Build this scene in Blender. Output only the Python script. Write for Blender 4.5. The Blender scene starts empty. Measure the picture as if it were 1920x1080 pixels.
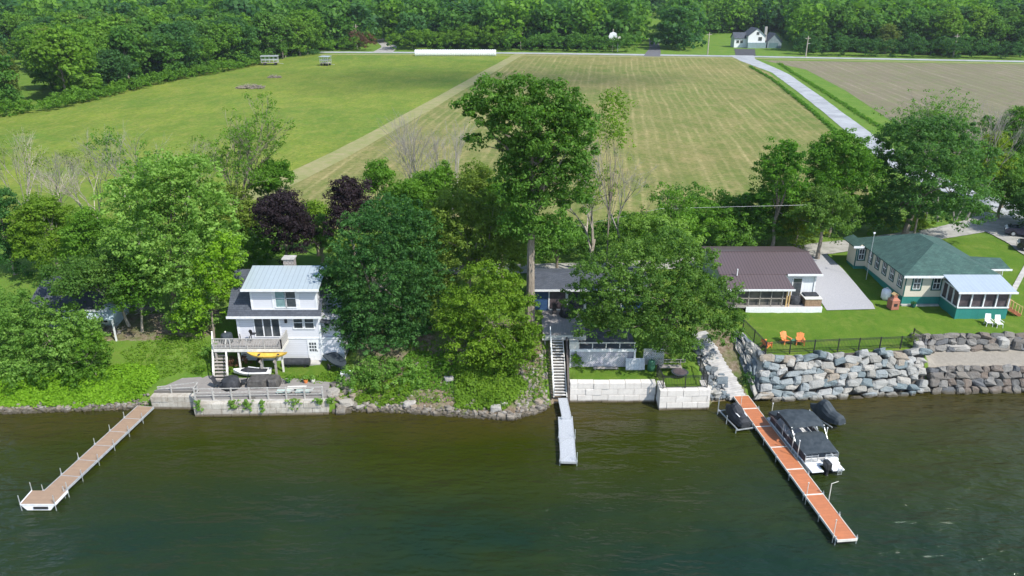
import bpy, math, random
import numpy as np
from mathutils import Vector, Matrix
sc = bpy.context.scene
col = sc.collection
R = math.radians
# ------------------------------------------------------------ camera
F, CH = 1450.0, 34.0
TH = math.atan(580/1450)
CT, ST = math.cos(TH), math.sin(TH)
cam = bpy.data.objects.new('camera', bpy.data.cameras.new('camera'))
cam.data.sensor_width = 36; cam.data.lens = F/1920*36
cam.data.clip_start = 0.5; cam.data.clip_end = 6000
cam.location = (0, 0, CH); cam.rotation_euler = (R(90)-TH, 0, 0)
col.objects.link(cam); sc.camera = cam
# ------------------------------------------------------------ light
SUN_EL, SUN_AZ = R(49), math.atan2(0.76, -0.65)      # azimuth measured from +Y towards +X
w = bpy.data.worlds.new('World'); sc.world = w; w.use_nodes = True
nt = w.node_tree; bg = nt.nodes['Background']
sky = nt.nodes.new('ShaderNodeTexSky'); sky.sky_type = 'NISHITA'; sky.sun_disc = False
sky.sun_elevation = SUN_EL; sky.sun_rotation = SUN_AZ; sky.air_density = 1.0; sky.dust_density = 0.6
nt.links.new(sky.outputs[0], bg.inputs[0]); bg.inputs[1].default_value = 0.15
sd = Vector((math.sin(SUN_AZ)*math.cos(SUN_EL), math.cos(SUN_AZ)*math.cos(SUN_EL), math.sin(SUN_EL)))
sun = bpy.data.objects.new('sun', bpy.data.lights.new('sun', 'SUN'))
sun.data.energy = 4.0; sun.data.angle = R(0.55); sun.data.color = (1, .955, .88)
sun.rotation_euler = sd.to_track_quat('Z', 'Y').to_euler(); sun.location = (0, 0, 60); col.objects.link(sun)
sc.view_settings.view_transform = 'Standard'; sc.view_settings.look = 'None'
sc.view_settings.exposure = 0.77; sc.view_settings.gamma = 1
sc.cycles.max_bounces = 6; sc.cycles.transparent_max_bounces = 40
# ------------------------------------------------------------ survey helpers (photo measurement -> place on the site)
def at(px, py, z=0.0):
    v = (py-540)/F; u = (px-960)/F; t = (CH-z)/(ST+v*CT)
    return (u*t, t*(CT-v*ST))
def ztop(Y, py):
    v = (py-540)/F; return CH - Y*(ST+v*CT)/(CT-v*ST)
def xat(px, Y, z):
    return (px-960)/F*(Y*CT+(CH-z)*ST)
def mpp(Y, z):
    return (Y*CT+(CH-z)*ST)/F
# ------------------------------------------------------------ materials
def nodes(name):
    m = bpy.data.materials.new(name); m.use_nodes = True; n = m.node_tree
    return m, n, n.nodes['Principled BSDF'], n.links
def mixc(n, fac, a, b, blend='MIX'):
    x = n.nodes.new('ShaderNodeMix'); x.data_type = 'RGBA'; x.blend_type = blend
    for i, v in ((0, fac), (6, a), (7, b)):
        if isinstance(v, bpy.types.NodeSocket): n.links.new(v, x.inputs[i])
        elif i == 0: x.inputs[i].default_value = v
        else: x.inputs[i].default_value = (*v, 1) if len(v) == 3 else v
    return x.outputs[2]
def coords(n, scale=(1, 1, 1), rot=(0, 0, 0), kind='Object'):
    t = n.nodes.new('ShaderNodeTexCoord'); mp = n.nodes.new('ShaderNodeMapping')
    n.links.new(t.outputs[kind], mp.inputs[0]); mp.inputs['Scale'].default_value = scale; mp.inputs['Rotation'].default_value = rot
    return mp.outputs[0]
def noise(n, vec, scale, detail=3, rough=.55):
    t = n.nodes.new('ShaderNodeTexNoise'); n.links.new(vec, t.inputs['Vector'])
    t.inputs['Scale'].default_value = scale; t.inputs['Detail'].default_value = detail; t.inputs['Roughness'].default_value = rough
    return t.outputs['Fac']
def ramp(n, fac, a, b, ca=0., cb=1.):
    r = n.nodes.new('ShaderNodeMapRange'); n.links.new(fac, r.inputs[0])
    r.inputs[1].default_value = a; r.inputs[2].default_value = b; r.inputs[3].default_value = ca; r.inputs[4].default_value = cb
    return r.outputs[0]
def bump(n, bs, h, strength=.4, dist=.05):
    b = n.nodes.new('ShaderNodeBump'); n.links.new(h, b.inputs['Height'])
    b.inputs['Strength'].default_value = strength; b.inputs['Distance'].default_value = dist
    n.links.new(b.outputs[0], bs.inputs['Normal'])
def math2(n, op, a, b=None):
    x = n.nodes.new('ShaderNodeMath'); x.operation = op
    for i, v in enumerate((a, b)):
        if v is None: continue
        if isinstance(v, bpy.types.NodeSocket): n.links.new(v, x.inputs[i])
        else: x.inputs[i].default_value = v
    return x.outputs[0]
def pm(name, c1, c2=None, scale=3, rough=.7, bmp=0., stretch=(1, 1, 1), metal=0., spec=.35, lo=.35, hi=.65):
    m, n, bs, L = nodes(name)
    bs.inputs['Roughness'].default_value = rough; bs.inputs['Metallic'].default_value = metal
    bs.inputs['Specular IOR Level'].default_value = spec
    if c2 is None: c2 = tuple(x*.82 for x in c1)
    v = coords(n, stretch); f = noise(n, v, scale, 4)
    L.new(mixc(n, ramp(n, f, lo, hi), c1, c2), bs.inputs['Base Color'])
    if bmp: bump(n, bs, f, bmp)
    return m
def lines(name, c1, c2, axis, period, width=.12, rough=.6, metal=0., dirt=.2, bmp=.3, rot=(0, 0, 0)):
    """surface ruled with parallel grooves: siding, boards, standing seams"""
    m, n, bs, L = nodes(name); bs.inputs['Roughness'].default_value = rough; bs.inputs['Metallic'].default_value = metal
    v = coords(n, rot=rot); s = n.nodes.new('ShaderNodeSeparateXYZ'); L.new(v, s.inputs[0])
    fr = math2(n, 'FRACT', math2(n, 'DIVIDE', s.outputs[axis], period))
    g = math2(n, 'LESS_THAN', fr, width)
    nz = noise(n, coords(n), 2.2, 4); nz2 = noise(n, coords(n), 14, 3)
    base = mixc(n, math2(n, 'MULTIPLY', ramp(n, nz, .35, .7), dirt), c1, tuple(x*.55 for x in c1))
    cell = n.nodes.new('ShaderNodeTexWhiteNoise'); cell.noise_dimensions = '1D'
    L.new(math2(n, 'FLOOR', math2(n, 'DIVIDE', s.outputs[axis], period)), cell.inputs['W'])
    base = mixc(n, math2(n, 'MULTIPLY', cell.outputs[0], dirt*1.2), base, tuple(x*.7 for x in c1))
    base = mixc(n, math2(n, 'MULTIPLY', nz2, dirt*.8), base, tuple(x*.8 for x in c1))
    L.new(mixc(n, g, base, c2), bs.inputs['Base Color'])
    bump(n, bs, g, -bmp if bmp > 0 else -bmp, .02)
    return m
def bricks(name, c1, c2, mortar, bw, bh, msize=.02, rough=.85, plane='xz', bmp=.4, var=.5):
    m, n, bs, L = nodes(name); bs.inputs['Roughness'].default_value = rough
    t = n.nodes.new('ShaderNodeTexCoord'); s = n.nodes.new('ShaderNodeSeparateXYZ'); L.new(t.outputs['Object'], s.inputs[0])
    c = n.nodes.new('ShaderNodeCombineXYZ')
    a = {'x': 0, 'y': 1, 'z': 2}
    L.new(s.outputs[a[plane[0]]], c.inputs[0]); L.new(s.outputs[a[plane[1]]], c.inputs[1])
    b = n.nodes.new('ShaderNodeTexBrick'); L.new(c.outputs[0], b.inputs['Vector'])
    b.inputs['Scale'].default_value = 1; b.inputs['Brick Width'].default_value = bw; b.inputs['Row Height'].default_value = bh
    b.inputs['Mortar Size'].default_value = msize; b.inputs['Color1'].default_value = (*c1, 1); b.inputs['Color2'].default_value = (*c2, 1)
    b.inputs['Mortar'].default_value = (*mortar, 1); b.inputs['Mortar Smooth'].default_value = .3
    v = coords(n); f = noise(n, v, 1.3, 5, .65); f2 = noise(n, v, 18, 3)
    o = mixc(n, math2(n, 'MULTIPLY', ramp(n, f, .42, .7), var), b.outputs['Color'], tuple(x*.5 for x in c1))
    o = mixc(n, math2(n, 'MULTIPLY', f2, .3), o, tuple(x*.7 for x in c1))
    L.new(o, bs.inputs['Base Color'])
    bump(n, bs, math2(n, 'ADD', math2(n, 'MULTIPLY', b.outputs['Fac'], -1), math2(n, 'MULTIPLY', f2, .5)), bmp, .03)
    return m
def leafmat(name, dark, light, trans=.5, rough=.5):
    m, n, bs, L = nodes(name)
    a = n.nodes.new('ShaderNodeAttribute'); a.attribute_name = 'tint'
    s = n.nodes.new('ShaderNodeSeparateColor'); L.new(a.outputs['Color'], s.inputs[0])
    c = mixc(n, s.outputs[0], dark, light)
    oi = n.nodes.new('ShaderNodeObjectInfo')
    c = mixc(n, math2(n, 'MULTIPLY', oi.outputs['Random'], .3), c, (light[0]*1.15, light[1]*.9, light[2]*.8))
    L.new(c, bs.inputs['Base Color']); bs.inputs['Roughness'].default_value = .62; bs.inputs['Specular IOR Level'].default_value = .22
    tr = n.nodes.new('ShaderNodeBsdfTranslucent')
    L.new(mixc(n, 1., c, (1.3, 1.35, .5), 'MULTIPLY'), tr.inputs[0])
    mx = n.nodes.new('ShaderNodeMixShader'); mx.inputs[0].default_value = trans
    L.new(bs.outputs[0], mx.inputs[1]); L.new(tr.outputs[0], mx.inputs[2])
    L.new(mx.outputs[0], n.nodes['Material Output'].inputs[0])
    return m
M = {}
M['white'] = pm('white_paint', (.72, .73, .74), (.6, .61, .62), 4, .5)
M['bone'] = pm('off_white', (.66, .64, .58), (.5, .49, .45), 3, .6)
M['alu'] = pm('aluminium', (.5, .52, .54), (.36, .38, .4), 6, .42, metal=.3)
M['galv'] = pm('galvanised', (.55, .58, .6), (.42, .45, .47), 5, .4, metal=.5)
M['glass'] = pm('dark_glass', (.02, .028, .035), (.09, .1, .105), .9, .08, spec=.6)
M['pgl'] = M['glassl'] = pm('curtained_glass', (.22, .33, .33), (.12, .2, .21), 1.5, .12, spec=.5)
M['screen'] = pm('insect_screen', (.05, .04, .045), (.11, .085, .09), 1.6, .55)
M['black'] = pm('black_metal', (.018, .019, .021), (.03, .03, .033), 8, .45)
M['rubber'] = pm('rubber', (.02, .02, .02), None, 8, .8)
M['cover'] = pm('slate_boat_canvas', (.024, .034, .042), (.042, .053, .063), 2.5, .75, .35)
M['coverb'] = pm('black_canvas', (.018, .02, .024), (.04, .043, .05), 3, .75, .35)
M['wood'] = pm('weathered_wood', (.36, .33, .3), (.22, .2, .18), 3, .85, .2, (1, 6, 6))
M['lumber'] = pm('new_lumber', (.55, .38, .18), (.42, .28, .13), 4, .8)
M['redwood'] = pm('reddish_stained_wood', (.36, .13, .06), (.22, .08, .04), 4, .8)
M['bark'] = pm('bark', (.16, .13, .1), (.3, .26, .21), 5, .95, .5, (3, 3, .5))
M['barkp'] = pm('pale_bark', (.42, .38, .32), (.24, .2, .16), 4, .95, .5, (3, 3, .6))
M['deadwood'] = pm('dead_grey_wood', (.28, .26, .24), (.17, .155, .14), 6, .95)
M['siding'] = lines('pale_siding', (.6, .61, .65), (.42, .43, .47), 2, .19, .12, .55, dirt=.06)
M['sidingw'] = lines('white_board_siding', (.68, .7, .71), (.5, .52, .54), 0, .3, .06, .55, dirt=.1)
M['sidingc'] = lines('cream_siding', (.6, .56, .46), (.46, .42, .34), 2, .15, .1, .6, dirt=.08)
M['sidingb'] = lines('blue_siding', (.025, .07, .17), (.012, .035, .09), 2, .17, .1, .6, dirt=.2)
M['tealb'] = lines('teal_foundation', (.02, .2, .17), (.012, .13, .11), 0, .6, .03, .6, dirt=.25)
M['shgrey'] = bricks('charcoal_shingles', (.055, .065, .085), (.08, .09, .11), (.035, .04, .05), .32, .16, .012, .9, 'xy', .4, .6)
M['shgreen'] = bricks('green_shingles', (.03, .08, .068), (.055, .118, .098), (.018, .05, .044), .33, .18, .012, .88, 'xy', .4, .7)
M['roofblue'] = lines('pale_blue_metal_roof', (.38, .44, .47), (.26, .3, .33), 0, .42, .12, .35, .2, dirt=.12)
M['roofwhite'] = lines('white_metal_roof', (.38, .44, .49), (.42, .48, .52), 0, .38, .1, .35, .2, dirt=.15)
M['roofbrown'] = lines('brown_metal_roof', (.11, .08, .08), (.05, .037, .037), 0, .3, .2, .45, .1, dirt=.12)
M['block'] = bricks('white_concrete_blocks', (.62, .59, .54), (.54, .52, .48), (.3, .28, .25), 1.35, .62, .012, .9, 'xz', .4, .3)
M['blocky'] = bricks('white_concrete_blocks_side', (.62, .59, .54), (.54, .52, .48), (.3, .28, .25), 1.35, .62, .012, .9, 'yz', .4, .3)
M['blockold'] = bricks('old_concrete_blocks', (.5, .47, .41), (.42, .4, .35), (.17, .15, .12), 1.5, .55, .022, .92, 'xz', .6, .75)
M['conc'] = pm('concrete', (.42, .41, .38), (.3, .29, .27), 2, .9, .2)
M['boards'] = lines('grey_deck_boards', (.3, .28, .27), (.13, .12, .115), 0, .15, .1, .85, dirt=.45)
M['boardsy'] = lines('grey_patio_boards', (.27, .25, .235), (.12, .11, .1), 1, .15, .1, .85, dirt=.45)
M['tan'] = lines('tan_dock_boards', (.33, .225, .15), (.16, .11, .075), 1, .14, .12, .75, dirt=.45)
M['orange'] = lines('orange_dock_panels', (.47, .165, .068), (.26, .095, .045), 1, .3, .06, .6, dirt=.5)
M['dockgrey'] = pm('grey_dock_grating', (.42, .44, .47), (.3, .32, .35), 9, .6, .1)
M['yellow'] = pm('yellow_plastic', (.62, .42, .08), (.5, .32, .05), 2, .4)
M['orangep'] = pm('orange_plastic', (.72, .24, .07), (.55, .17, .05), 3, .5)
M['railw'] = pm('weathered_pale_rail', (.42, .41, .39), (.3, .29, .27), 5, .8)
M['stonech'] = bricks('chimney_stone', (.42, .38, .35), (.3, .26, .25), (.16, .15, .14), .3, .2, .03, .95, 'xz', .8, .4)
M['brick'] = bricks('orange_brick', (.42, .14, .08), (.34, .11, .06), (.25, .2, .17), .25, .12, .015, .9, 'xz', .4, .3)
M['lattice'] = None
M['gravel'] = pm('grey_gravel', (.34, .34, .35), (.27, .27, .28), 9, .95, .3, lo=.3, hi=.7)
M['carblue'] = pm('dark_blue_car_paint', (.012, .016, .04), (.02, .024, .05), 2, .2, spec=.7)
M['carblack'] = pm('black_car_paint', (.012, .013, .014), (.02, .02, .022), 2, .2, spec=.7)
M['red'] = pm('red_plastic', (.5, .03, .03), None, 3, .4)
M['green'] = pm('dull_green_plastic', (.05, .16, .09), None, 3, .5)
def stonemat(name, cs, spots=.35):
    m, n, bs, L = nodes(name); bs.inputs['Roughness'].default_value = .9
    a = n.nodes.new('ShaderNodeAttribute'); a.attribute_name = 'tint'
    s = n.nodes.new('ShaderNodeSeparateColor'); L.new(a.outputs['Color'], s.inputs[0])
    cr = n.nodes.new('ShaderNodeValToRGB'); cr.color_ramp.interpolation = 'CONSTANT'
    el = cr.color_ramp.elements
    while len(el) < len(cs): el.new(.5)
    for i, c in enumerate(cs): el[i].position = i/len(cs); el[i].color = (*c, 1)
    L.new(s.outputs[0], cr.inputs[0])
    v = coords(n); f = noise(n, v, 2.3, 6, .65); f2 = noise(n, v, 9, 5, .6)
    o = mixc(n, math2(n, 'MULTIPLY', ramp(n, f, .4, .7), spots), cr.outputs[0], (.22, .25, .26))
    o = mixc(n, math2(n, 'MULTIPLY', ramp(n, f2, .5, .75), spots*.7), o, (.42, .4, .36)); f4 = noise(n, v, 26, 4, .7); o = mixc(n, ramp(n, f4, .4, .8, 0, .5), o, (.1, .095, .085))
    gp = n.nodes.new('ShaderNodeNewGeometry'); sz = n.nodes.new('ShaderNodeSeparateXYZ'); L.new(gp.outputs['Position'], sz.inputs[0])
    o = mixc(n, ramp(n, math2(n, 'ADD', sz.outputs[2], math2(n, 'MULTIPLY', f, .4)), .55, .3), o, (.07, .06, .04))
    L.new(o, bs.inputs['Base Color']); bump(n, bs, math2(n, 'ADD', f2, math2(n, 'MULTIPLY', f4, .5)), .9, .12)
    return m
M['boulder'] = stonemat('pale_boulders', [(.33, .33, .31), (.21, .255, .27), (.4, .38, .34), (.14, .19, .21), (.29, .28, .25), (.38, .385, .375), (.26, .295, .305), (.3, .25, .19)])
M['boulderd'] = stonemat('brown_grey_boulders', [(.13, .115, .1), (.1, .098, .095), (.18, .16, .135), (.085, .09, .1), (.15, .115, .09), (.2, .19, .175)], .25)
M['rubble'] = stonemat('shore_rubble', [(.27, .23, .185), (.2, .17, .135), (.36, .33, .29), (.14, .12, .1), (.3, .24, .18)], .3)
M['bluestone'] = stonemat('blue_grey_boulders', [(.14, .18, .21), (.4, .39, .36), (.1, .12, .14), (.5, .47, .42)])
# leaves
LM = dict(
    mid=((.048, .15, .012), (.145, .31, .032)), bright=((.085, .21, .03), (.26, .45, .095)), vivid=((.11, .27, .012), (.24, .45, .03)),
    dark=((.03, .105, .024), (.095, .225, .055)), olive=((.08, .15, .022), (.205, .305, .05)), yellow=((.12, .21, .014), (.28, .38, .04)),
    purple=((.02, .014, .02), (.05, .037, .047)), lime=((.075, .18, .012), (.185, .325, .03)), oak=((.036, .125, .014), (.13, .285, .045)),
    far=((.045, .135, .02), (.12, .265, .04)), farb=((.07, .17, .015), (.17, .34, .035)), fard=((.024, .09, .025), (.07, .18, .045)), faro=((.085, .14, .028), (.18, .26, .055)),
    locust=((.045, .13, .02), (.145, .27, .05)), reddish=((.07, .045, .03), (.2, .12, .08)))
for k, (a, b) in LM.items(): LM[k] = leafmat('leaves_'+k, a, b)
# ------------------------------------------------------------ object helpers
def meta(o, label=None, cat=None, group=None, kind=None):
    if label: o['label'] = label
    if cat: o['category'] = cat
    if group: o['group'] = group
    if kind: o['kind'] = kind
    return o
def thing(name, label, cat, loc=(0, 0, 0), rz=0., group=None):
    o = bpy.data.objects.new(name, None); o.empty_display_size = .3
    o.location = loc; o.rotation_euler = (0, 0, rz); col.objects.link(o)
    return meta(o, label, cat, group)
class MB:
    """collects shapes, built as one mesh object. off: subtracted from every vertex (world -> parent)."""
    def __init__(s, off=(0, 0, 0)): s.v = []; s.f = []; s.off = off; s.t = []
    def add(s, vs, fs, tint=None):
        n = len(s.v); s.v += [tuple(v) for v in vs]; s.f += [tuple(n+i for i in f) for f in fs]
        if tint is not None: s.t += [tint]*len(vs)
        return s
    def box(s, x0, y0, z0, x1, y1, z1):
        return s.add([(x0, y0, z0), (x1, y0, z0), (x1, y1, z0), (x0, y1, z0), (x0, y0, z1), (x1, y0, z1), (x1, y1, z1), (x0, y1, z1)],
                     [(0, 3, 2, 1), (4, 5, 6, 7), (0, 1, 5, 4), (1, 2, 6, 5), (2, 3, 7, 6), (3, 0, 4, 7)])
    def bar(s, p, q, w, h=None, up=(0, 0, 1)):
        h = w if h is None else h
        p = Vector(p); q = Vector(q); d = (q-p).normalized(); up = Vector(up)
        if abs(d.dot(up)) > .98: up = Vector((0, 1, 0))
        a = d.cross(up).normalized()*w/2; b = a.cross(d).normalized()*h/2
        vs = [p-a-b, p+a-b, p+a+b, p-a+b, q-a-b, q+a-b, q+a+b, q-a+b]
        return s.add(vs, [(0, 1, 2, 3), (7, 6, 5, 4), (0, 4, 5, 1), (1, 5, 6, 2), (2, 6, 7, 3), (3, 7, 4, 0)])
    def tube(s, p, q, r0, r1=None, n=8, caps=True):
        r1 = r0 if r1 is None else r1
        p = Vector(p); q = Vector(q); d = (q-p).normalized(); up = Vector((0, 0, 1)) if abs(d.z) < .95 else Vector((1, 0, 0))
        a = d.cross(up).normalized(); b = a.cross(d)
        vs = []
        for c, r in ((p, r0), (q, r1)):
            for i in range(n): t = 2*math.pi*i/n; vs.append(c+(a*math.cos(t)+b*math.sin(t))*r)
        fs = [(i, i+n, (i+1) % n+n, (i+1) % n) for i in range(n)]
        if caps: fs += [tuple(range(n)), tuple(range(2*n-1, n-1, -1))]
        return s.add(vs, fs)
    def prism(s, poly, z0, z1):
        n = len(poly); vs = [(x, y, z0) for x, y in poly]+[(x, y, z1) for x, y in poly]
        return s.add(vs, [tuple(range(n-1, -1, -1)), tuple(range(n, 2*n))]+[(i, (i+1) % n, (i+1) % n+n, i+n) for i in range(n)])
    def hull(s, rings):
        """loft equal-length closed rings, capped"""
        n = len(rings[0]); vs = [p for r in rings for p in r]; fs = []
        for k in range(len(rings)-1):
            for i in range(n): j = (i+1) % n; fs.append((k*n+i, k*n+j, (k+1)*n+j, (k+1)*n+i))
        fs += [tuple(range(n-1, -1, -1)), tuple(range((len(rings)-1)*n, len(rings)*n))]
        return s.add(vs, fs)
    def slab(s, quad, th):
        """a plate of thickness th below the four (or more) points"""
        n = len(quad); lo = [(x, y, z-th) for x, y, z in quad]
        return s.add(list(quad)+lo, [tuple(range(n)), tuple(range(2*n-1, n-1, -1))]+[(i, i+n, (i+1) % n+n, (i+1) % n) for i in range(n)])
    def build(s, name, mat, parent=None, smooth=False, bevel=0.):
        me = bpy.data.meshes.new(name); ox, oy, oz = s.off
        me.from_pydata([(x-ox, y-oy, z-oz) for x, y, z in s.v], [], s.f)
        if s.t:
            at_ = me.color_attributes.new('tint', 'FLOAT_COLOR', 'POINT')
            at_.data.foreach_set('color', np.array([(t, t, t, 1.) for t in s.t], dtype=np.float32).ravel())
        me.materials.append(M[mat] if isinstance(mat, str) else mat)
        if smooth: me.polygons.foreach_set('use_smooth', [True]*len(me.polygons))
        me.update()
        o = bpy.data.objects.new(name, me); col.objects.link(o)
        if parent: o.parent = parent
        if bevel:
            b = o.modifiers.new('bevel', 'BEVEL'); b.width = bevel; b.segments = 2; b.limit_method = 'ANGLE'
        return o
def copy_tree(o, parent=None):
    c = o.copy(); col.objects.link(c)
    if parent: c.parent = parent
    for ch in list(o.children): copy_tree(ch, c)
    return c
def npmesh(name, V, quads, mat, tint=None, parent=None, smooth=False, nv=4):
    """V (n,3) array, quads (m,nv) array"""
    me = bpy.data.meshes.new(name)
    me.vertices.add(len(V)); me.vertices.foreach_set('co', V.astype(np.float32).ravel())
    m = len(quads); me.loops.add(m*nv); me.loops.foreach_set('vertex_index', quads.astype(np.int32).ravel())
    me.polygons.add(m); me.polygons.foreach_set('loop_start', np.arange(0, m*nv, nv, dtype=np.int32))
    me.polygons.foreach_set('loop_total', np.full(m, nv, dtype=np.int32))
    if smooth: me.polygons.foreach_set('use_smooth', np.ones(m, dtype=bool))
    if tint is not None:
        a = me.color_attributes.new('tint', 'FLOAT_COLOR', 'POINT')
        if tint.ndim == 1: tint = np.stack([tint, tint, tint, np.ones_like(tint)], 1)
        a.data.foreach_set('color', tint.astype(np.float32).ravel())
    me.materials.append(mat); me.update(); me.validate()
    return me
def link(name, me, parent=None, loc=(0, 0, 0)):
    o = bpy.data.objects.new(name, me); o.location = loc; col.objects.link(o)
    if parent: o.parent = parent
    return o
# ------------------------------------------------------------ terrain
PROF = [(-900, [(56, -1.5), (57, .1), (60, 1.2), (66, 2.8), (72, 3.8), (78, 4.4)]),
 (-43, [(55.6, -1), (56.6, .1), (60, 1.2), (66, 2.8), (72, 3.8), (78, 4.4)]),
 (-33, [(56.2, -1), (57.3, .15), (60, 1.2), (66, 2.9), (72, 3.8), (78, 4.4)]),
 (-31.2, [(57.2, -1), (57.9, 1.0), (60, 1.4), (64, 2.7), (70, 4), (78, 4.4)]),
 (-30.6, [(57.6, -1), (58.1, 1.2), (60, 1.35), (64, 2.7), (70, 4), (78, 4.4)]),
 (-27.2, [(57.2, -1), (57.7, 1.2), (60, 1.35), (62.5, 1.9), (66, 3.2), (70, 4), (78, 4.4)]),
 (-26.4, [(56.4, -1), (56.9, 1.2), (60, 1.3), (63.2, 1.5), (66, 3.2), (70, 4.1), (78, 4.4)]),
 (-24.9, [(56.4, -1), (56.9, 1.2), (60, 1.3), (63.5, 1.5), (69.5, 1.6), (70, 4.1), (78, 4.4)]),
 (-15.2, [(56.6, -1), (57.1, 1.2), (60, 1.3), (63.5, 1.5), (69.5, 1.6), (70, 4.2), (78, 4.4)]),
 (-13.8, [(56.0, -1), (57.1, .1), (59, 1.2), (63, 2.7), (67, 4.2), (78, 4.4)]),
 (-9, [(55.7, -.8), (56.8, .15), (60, 1.9), (65, 4.5), (78, 4.4)]),
 (0, [(54.4, -.8), (55.6, .15), (59, 1.4), (61, 2.7), (64, 4.7), (68, 4.8), (78, 4.4)]),
 (2.6, [(55.8, -.8), (57.0, .15), (60, 2.0), (62.5, 4.0), (66, 4.7), (78, 4.4)]),
 (3.4, [(57.2, -.8), (58.3, .1), (62.4, 3.3), (64.5, 4.5), (78, 4.4)]),
 (4.7, [(57.6, -.8), (58.5, .1), (62.4, 3.3), (64.5, 4.5), (78, 4.4)]),
 (5.2, [(58.7, -1), (59.1, 1.8), (64.5, 1.95), (66, 4.4), (78, 4.4)]),
 (12.3, [(58.7, -1), (59.1, 1.8), (64.5, 1.95), (66, 4.4), (78, 4.4)]),
 (12.9, [(57.4, -1), (57.8, 1.8), (64.5, 1.95), (66, 3.8), (78, 4.4)]),
 (16.2, [(57.4, -1), (57.8, 1.8), (63.5, 2.1), (66, 3.6), (78, 4.4)]),
 (17.2, [(57.8, -.8), (58.8, .4), (62, 1.6), (66.5, 3.6), (78, 4.4)]),
 (20.4, [(58.2, -.8), (59.2, .3), (65.5, 3.3), (68, 3.6), (78, 4.4)]),
 (21.6, [(58.9, -.8), (60.2, 1.0), (62, 2.8), (65.5, 3.4), (70, 3.6), (78, 4.4)]),
 (22.6, [(59.3, -.8), (61.3, 3.2), (69, 3.55), (78, 4.4)]),
 (36.3, [(60.3, -.8), (62.3, 3.2), (69, 3.6), (73, 3.7), (80, 4.2), (84, 4.4)]),
 (38, [(60.6, -.8), (61.9, 1.75), (64.4, 2.1), (65.4, 3.3), (69, 3.6), (73, 3.7), (80, 4.2), (84, 4.4)]),
 (900, [(60.8, -.8), (62.1, 1.75), (64.6, 2.1), (65.5, 3.3), (69, 3.6), (73, 3.7), (80, 4.3), (84, 4.4)])]
PX = [p[0] for p in PROF]
def ground_z(x, y):
    x = np.atleast_1d(np.asarray(x, float)); y = np.atleast_1d(np.asarray(y, float))
    out = np.zeros_like(x)
    vals = np.stack([np.interp(y, [a for a, b in p], [b for a, b in p]) for _, p in PROF])
    k = np.clip(np.searchsorted(PX, x)-1, 0, len(PX)-2)
    px = np.array(PX); t = np.clip((x-px[k])/(px[k+1]-px[k]), 0, 1)
    i = np.arange(len(x)); z = vals[k, i]*(1-t)+vals[k+1, i]*t
    z = np.where(y < 55, np.minimum(z, -1-(55-y)*.12), z)
    z = z+np.clip(y-430, 0, 1500)*.045+np.clip(y-700, 0, 1500)*.04
    return z
def gz(x, y): return float(ground_z(x, y)[0])
rng = np.random.default_rng(7)
gx = np.unique(np.concatenate([np.linspace(-900, -80, 24), np.arange(-80, 80.1, .55), np.linspace(80, 900, 24)]))
gy = np.unique(np.concatenate([np.linspace(-60, 52, 12), np.arange(52, 82, .45), np.arange(82, 120, 2.5), np.linspace(120, 430, 14), np.linspace(430, 2200, 30)]))
GX, GY = np.meshgrid(gx, gy)
GZ = ground_z(GX.ravel(), GY.ravel())
near = (GY.ravel() < 80) & (GZ > .3) & (np.abs(GX.ravel()) < 80)
GZ = GZ+np.where(near, rng.normal(0, .02, GZ.shape), 0)
V = np.stack([GX.ravel(), GY.ravel(), GZ], 1)
ny, nx = GX.shape
ii = np.arange(nx-1)[None, :]+np.arange(ny-1)[:, None]*nx
Q4 = np.stack([ii, ii+1, ii+1+nx, ii+nx], -1).reshape(-1, 4)
# zones: R = kept lawn, G = bare soil / gravelly bank, B = beach sand
X_, Y_ = V[:, 0], V[:, 1]
def band(a, lo, hi, s=.5): return np.clip((a-lo)/s, 0, 1)*np.clip((hi-a)/s, 0, 1)
lawn = np.maximum.reduce([band(X_, 20.8, 80)*band(Y_, 61, 79)*(1-band(X_, 36.8, 200)*band(Y_, 0, 65)), band(X_, -25.8, -15.2)*band(Y_, 59.6, 64), band(X_, 5, 16.6)*band(Y_, 57, 65)*.7,
    band(X_, -31, -26)*band(Y_, 60, 65)*.35, band(X_, 44, 62)*band(Y_, 75, 90)])
soil = np.maximum.reduce([band(X_, -14.6, 3.2, 1.)*band(Y_, 50, 66, 1.5), band(X_, -200, -31, 1)*band(Y_, 50, 57.9, .5), band(X_, 16.6, 20.8)*band(Y_, 50, 67), band(X_, 3, 5.2)*band(Y_, 50, 66),
    band(X_, -38.5, -28)*band(Y_, 64.8, 70, .8)])
sand = band(X_, 37, 400)*band(Y_, 60, 65.3, .3)
tint = np.stack([lawn, soil, sand, np.ones_like(lawn)], 1)
m, n, bs, L = nodes('ground_surface'); bs.inputs['Roughness'].default_value = .95; bs.inputs['Specular IOR Level'].default_value = .1
v = coords(n); a = n.nodes.new('ShaderNodeAttribute'); a.attribute_name = 'tint'; s = n.nodes.new('ShaderNodeSeparateColor'); L.new(a.outputs['Color'], s.inputs[0])
f1 = noise(n, v, .35, 5, .6); f2 = noise(n, v, 3.2, 5, .65); f3 = noise(n, v, 16, 3, .6)
rough_grass = mixc(n, ramp(n, f1, .35, .65), (.07, .14, .02), (.15, .19, .04)); rough_grass = mixc(n, ramp(n, f2, .3, .7), rough_grass, (.1, .2, .022))
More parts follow.
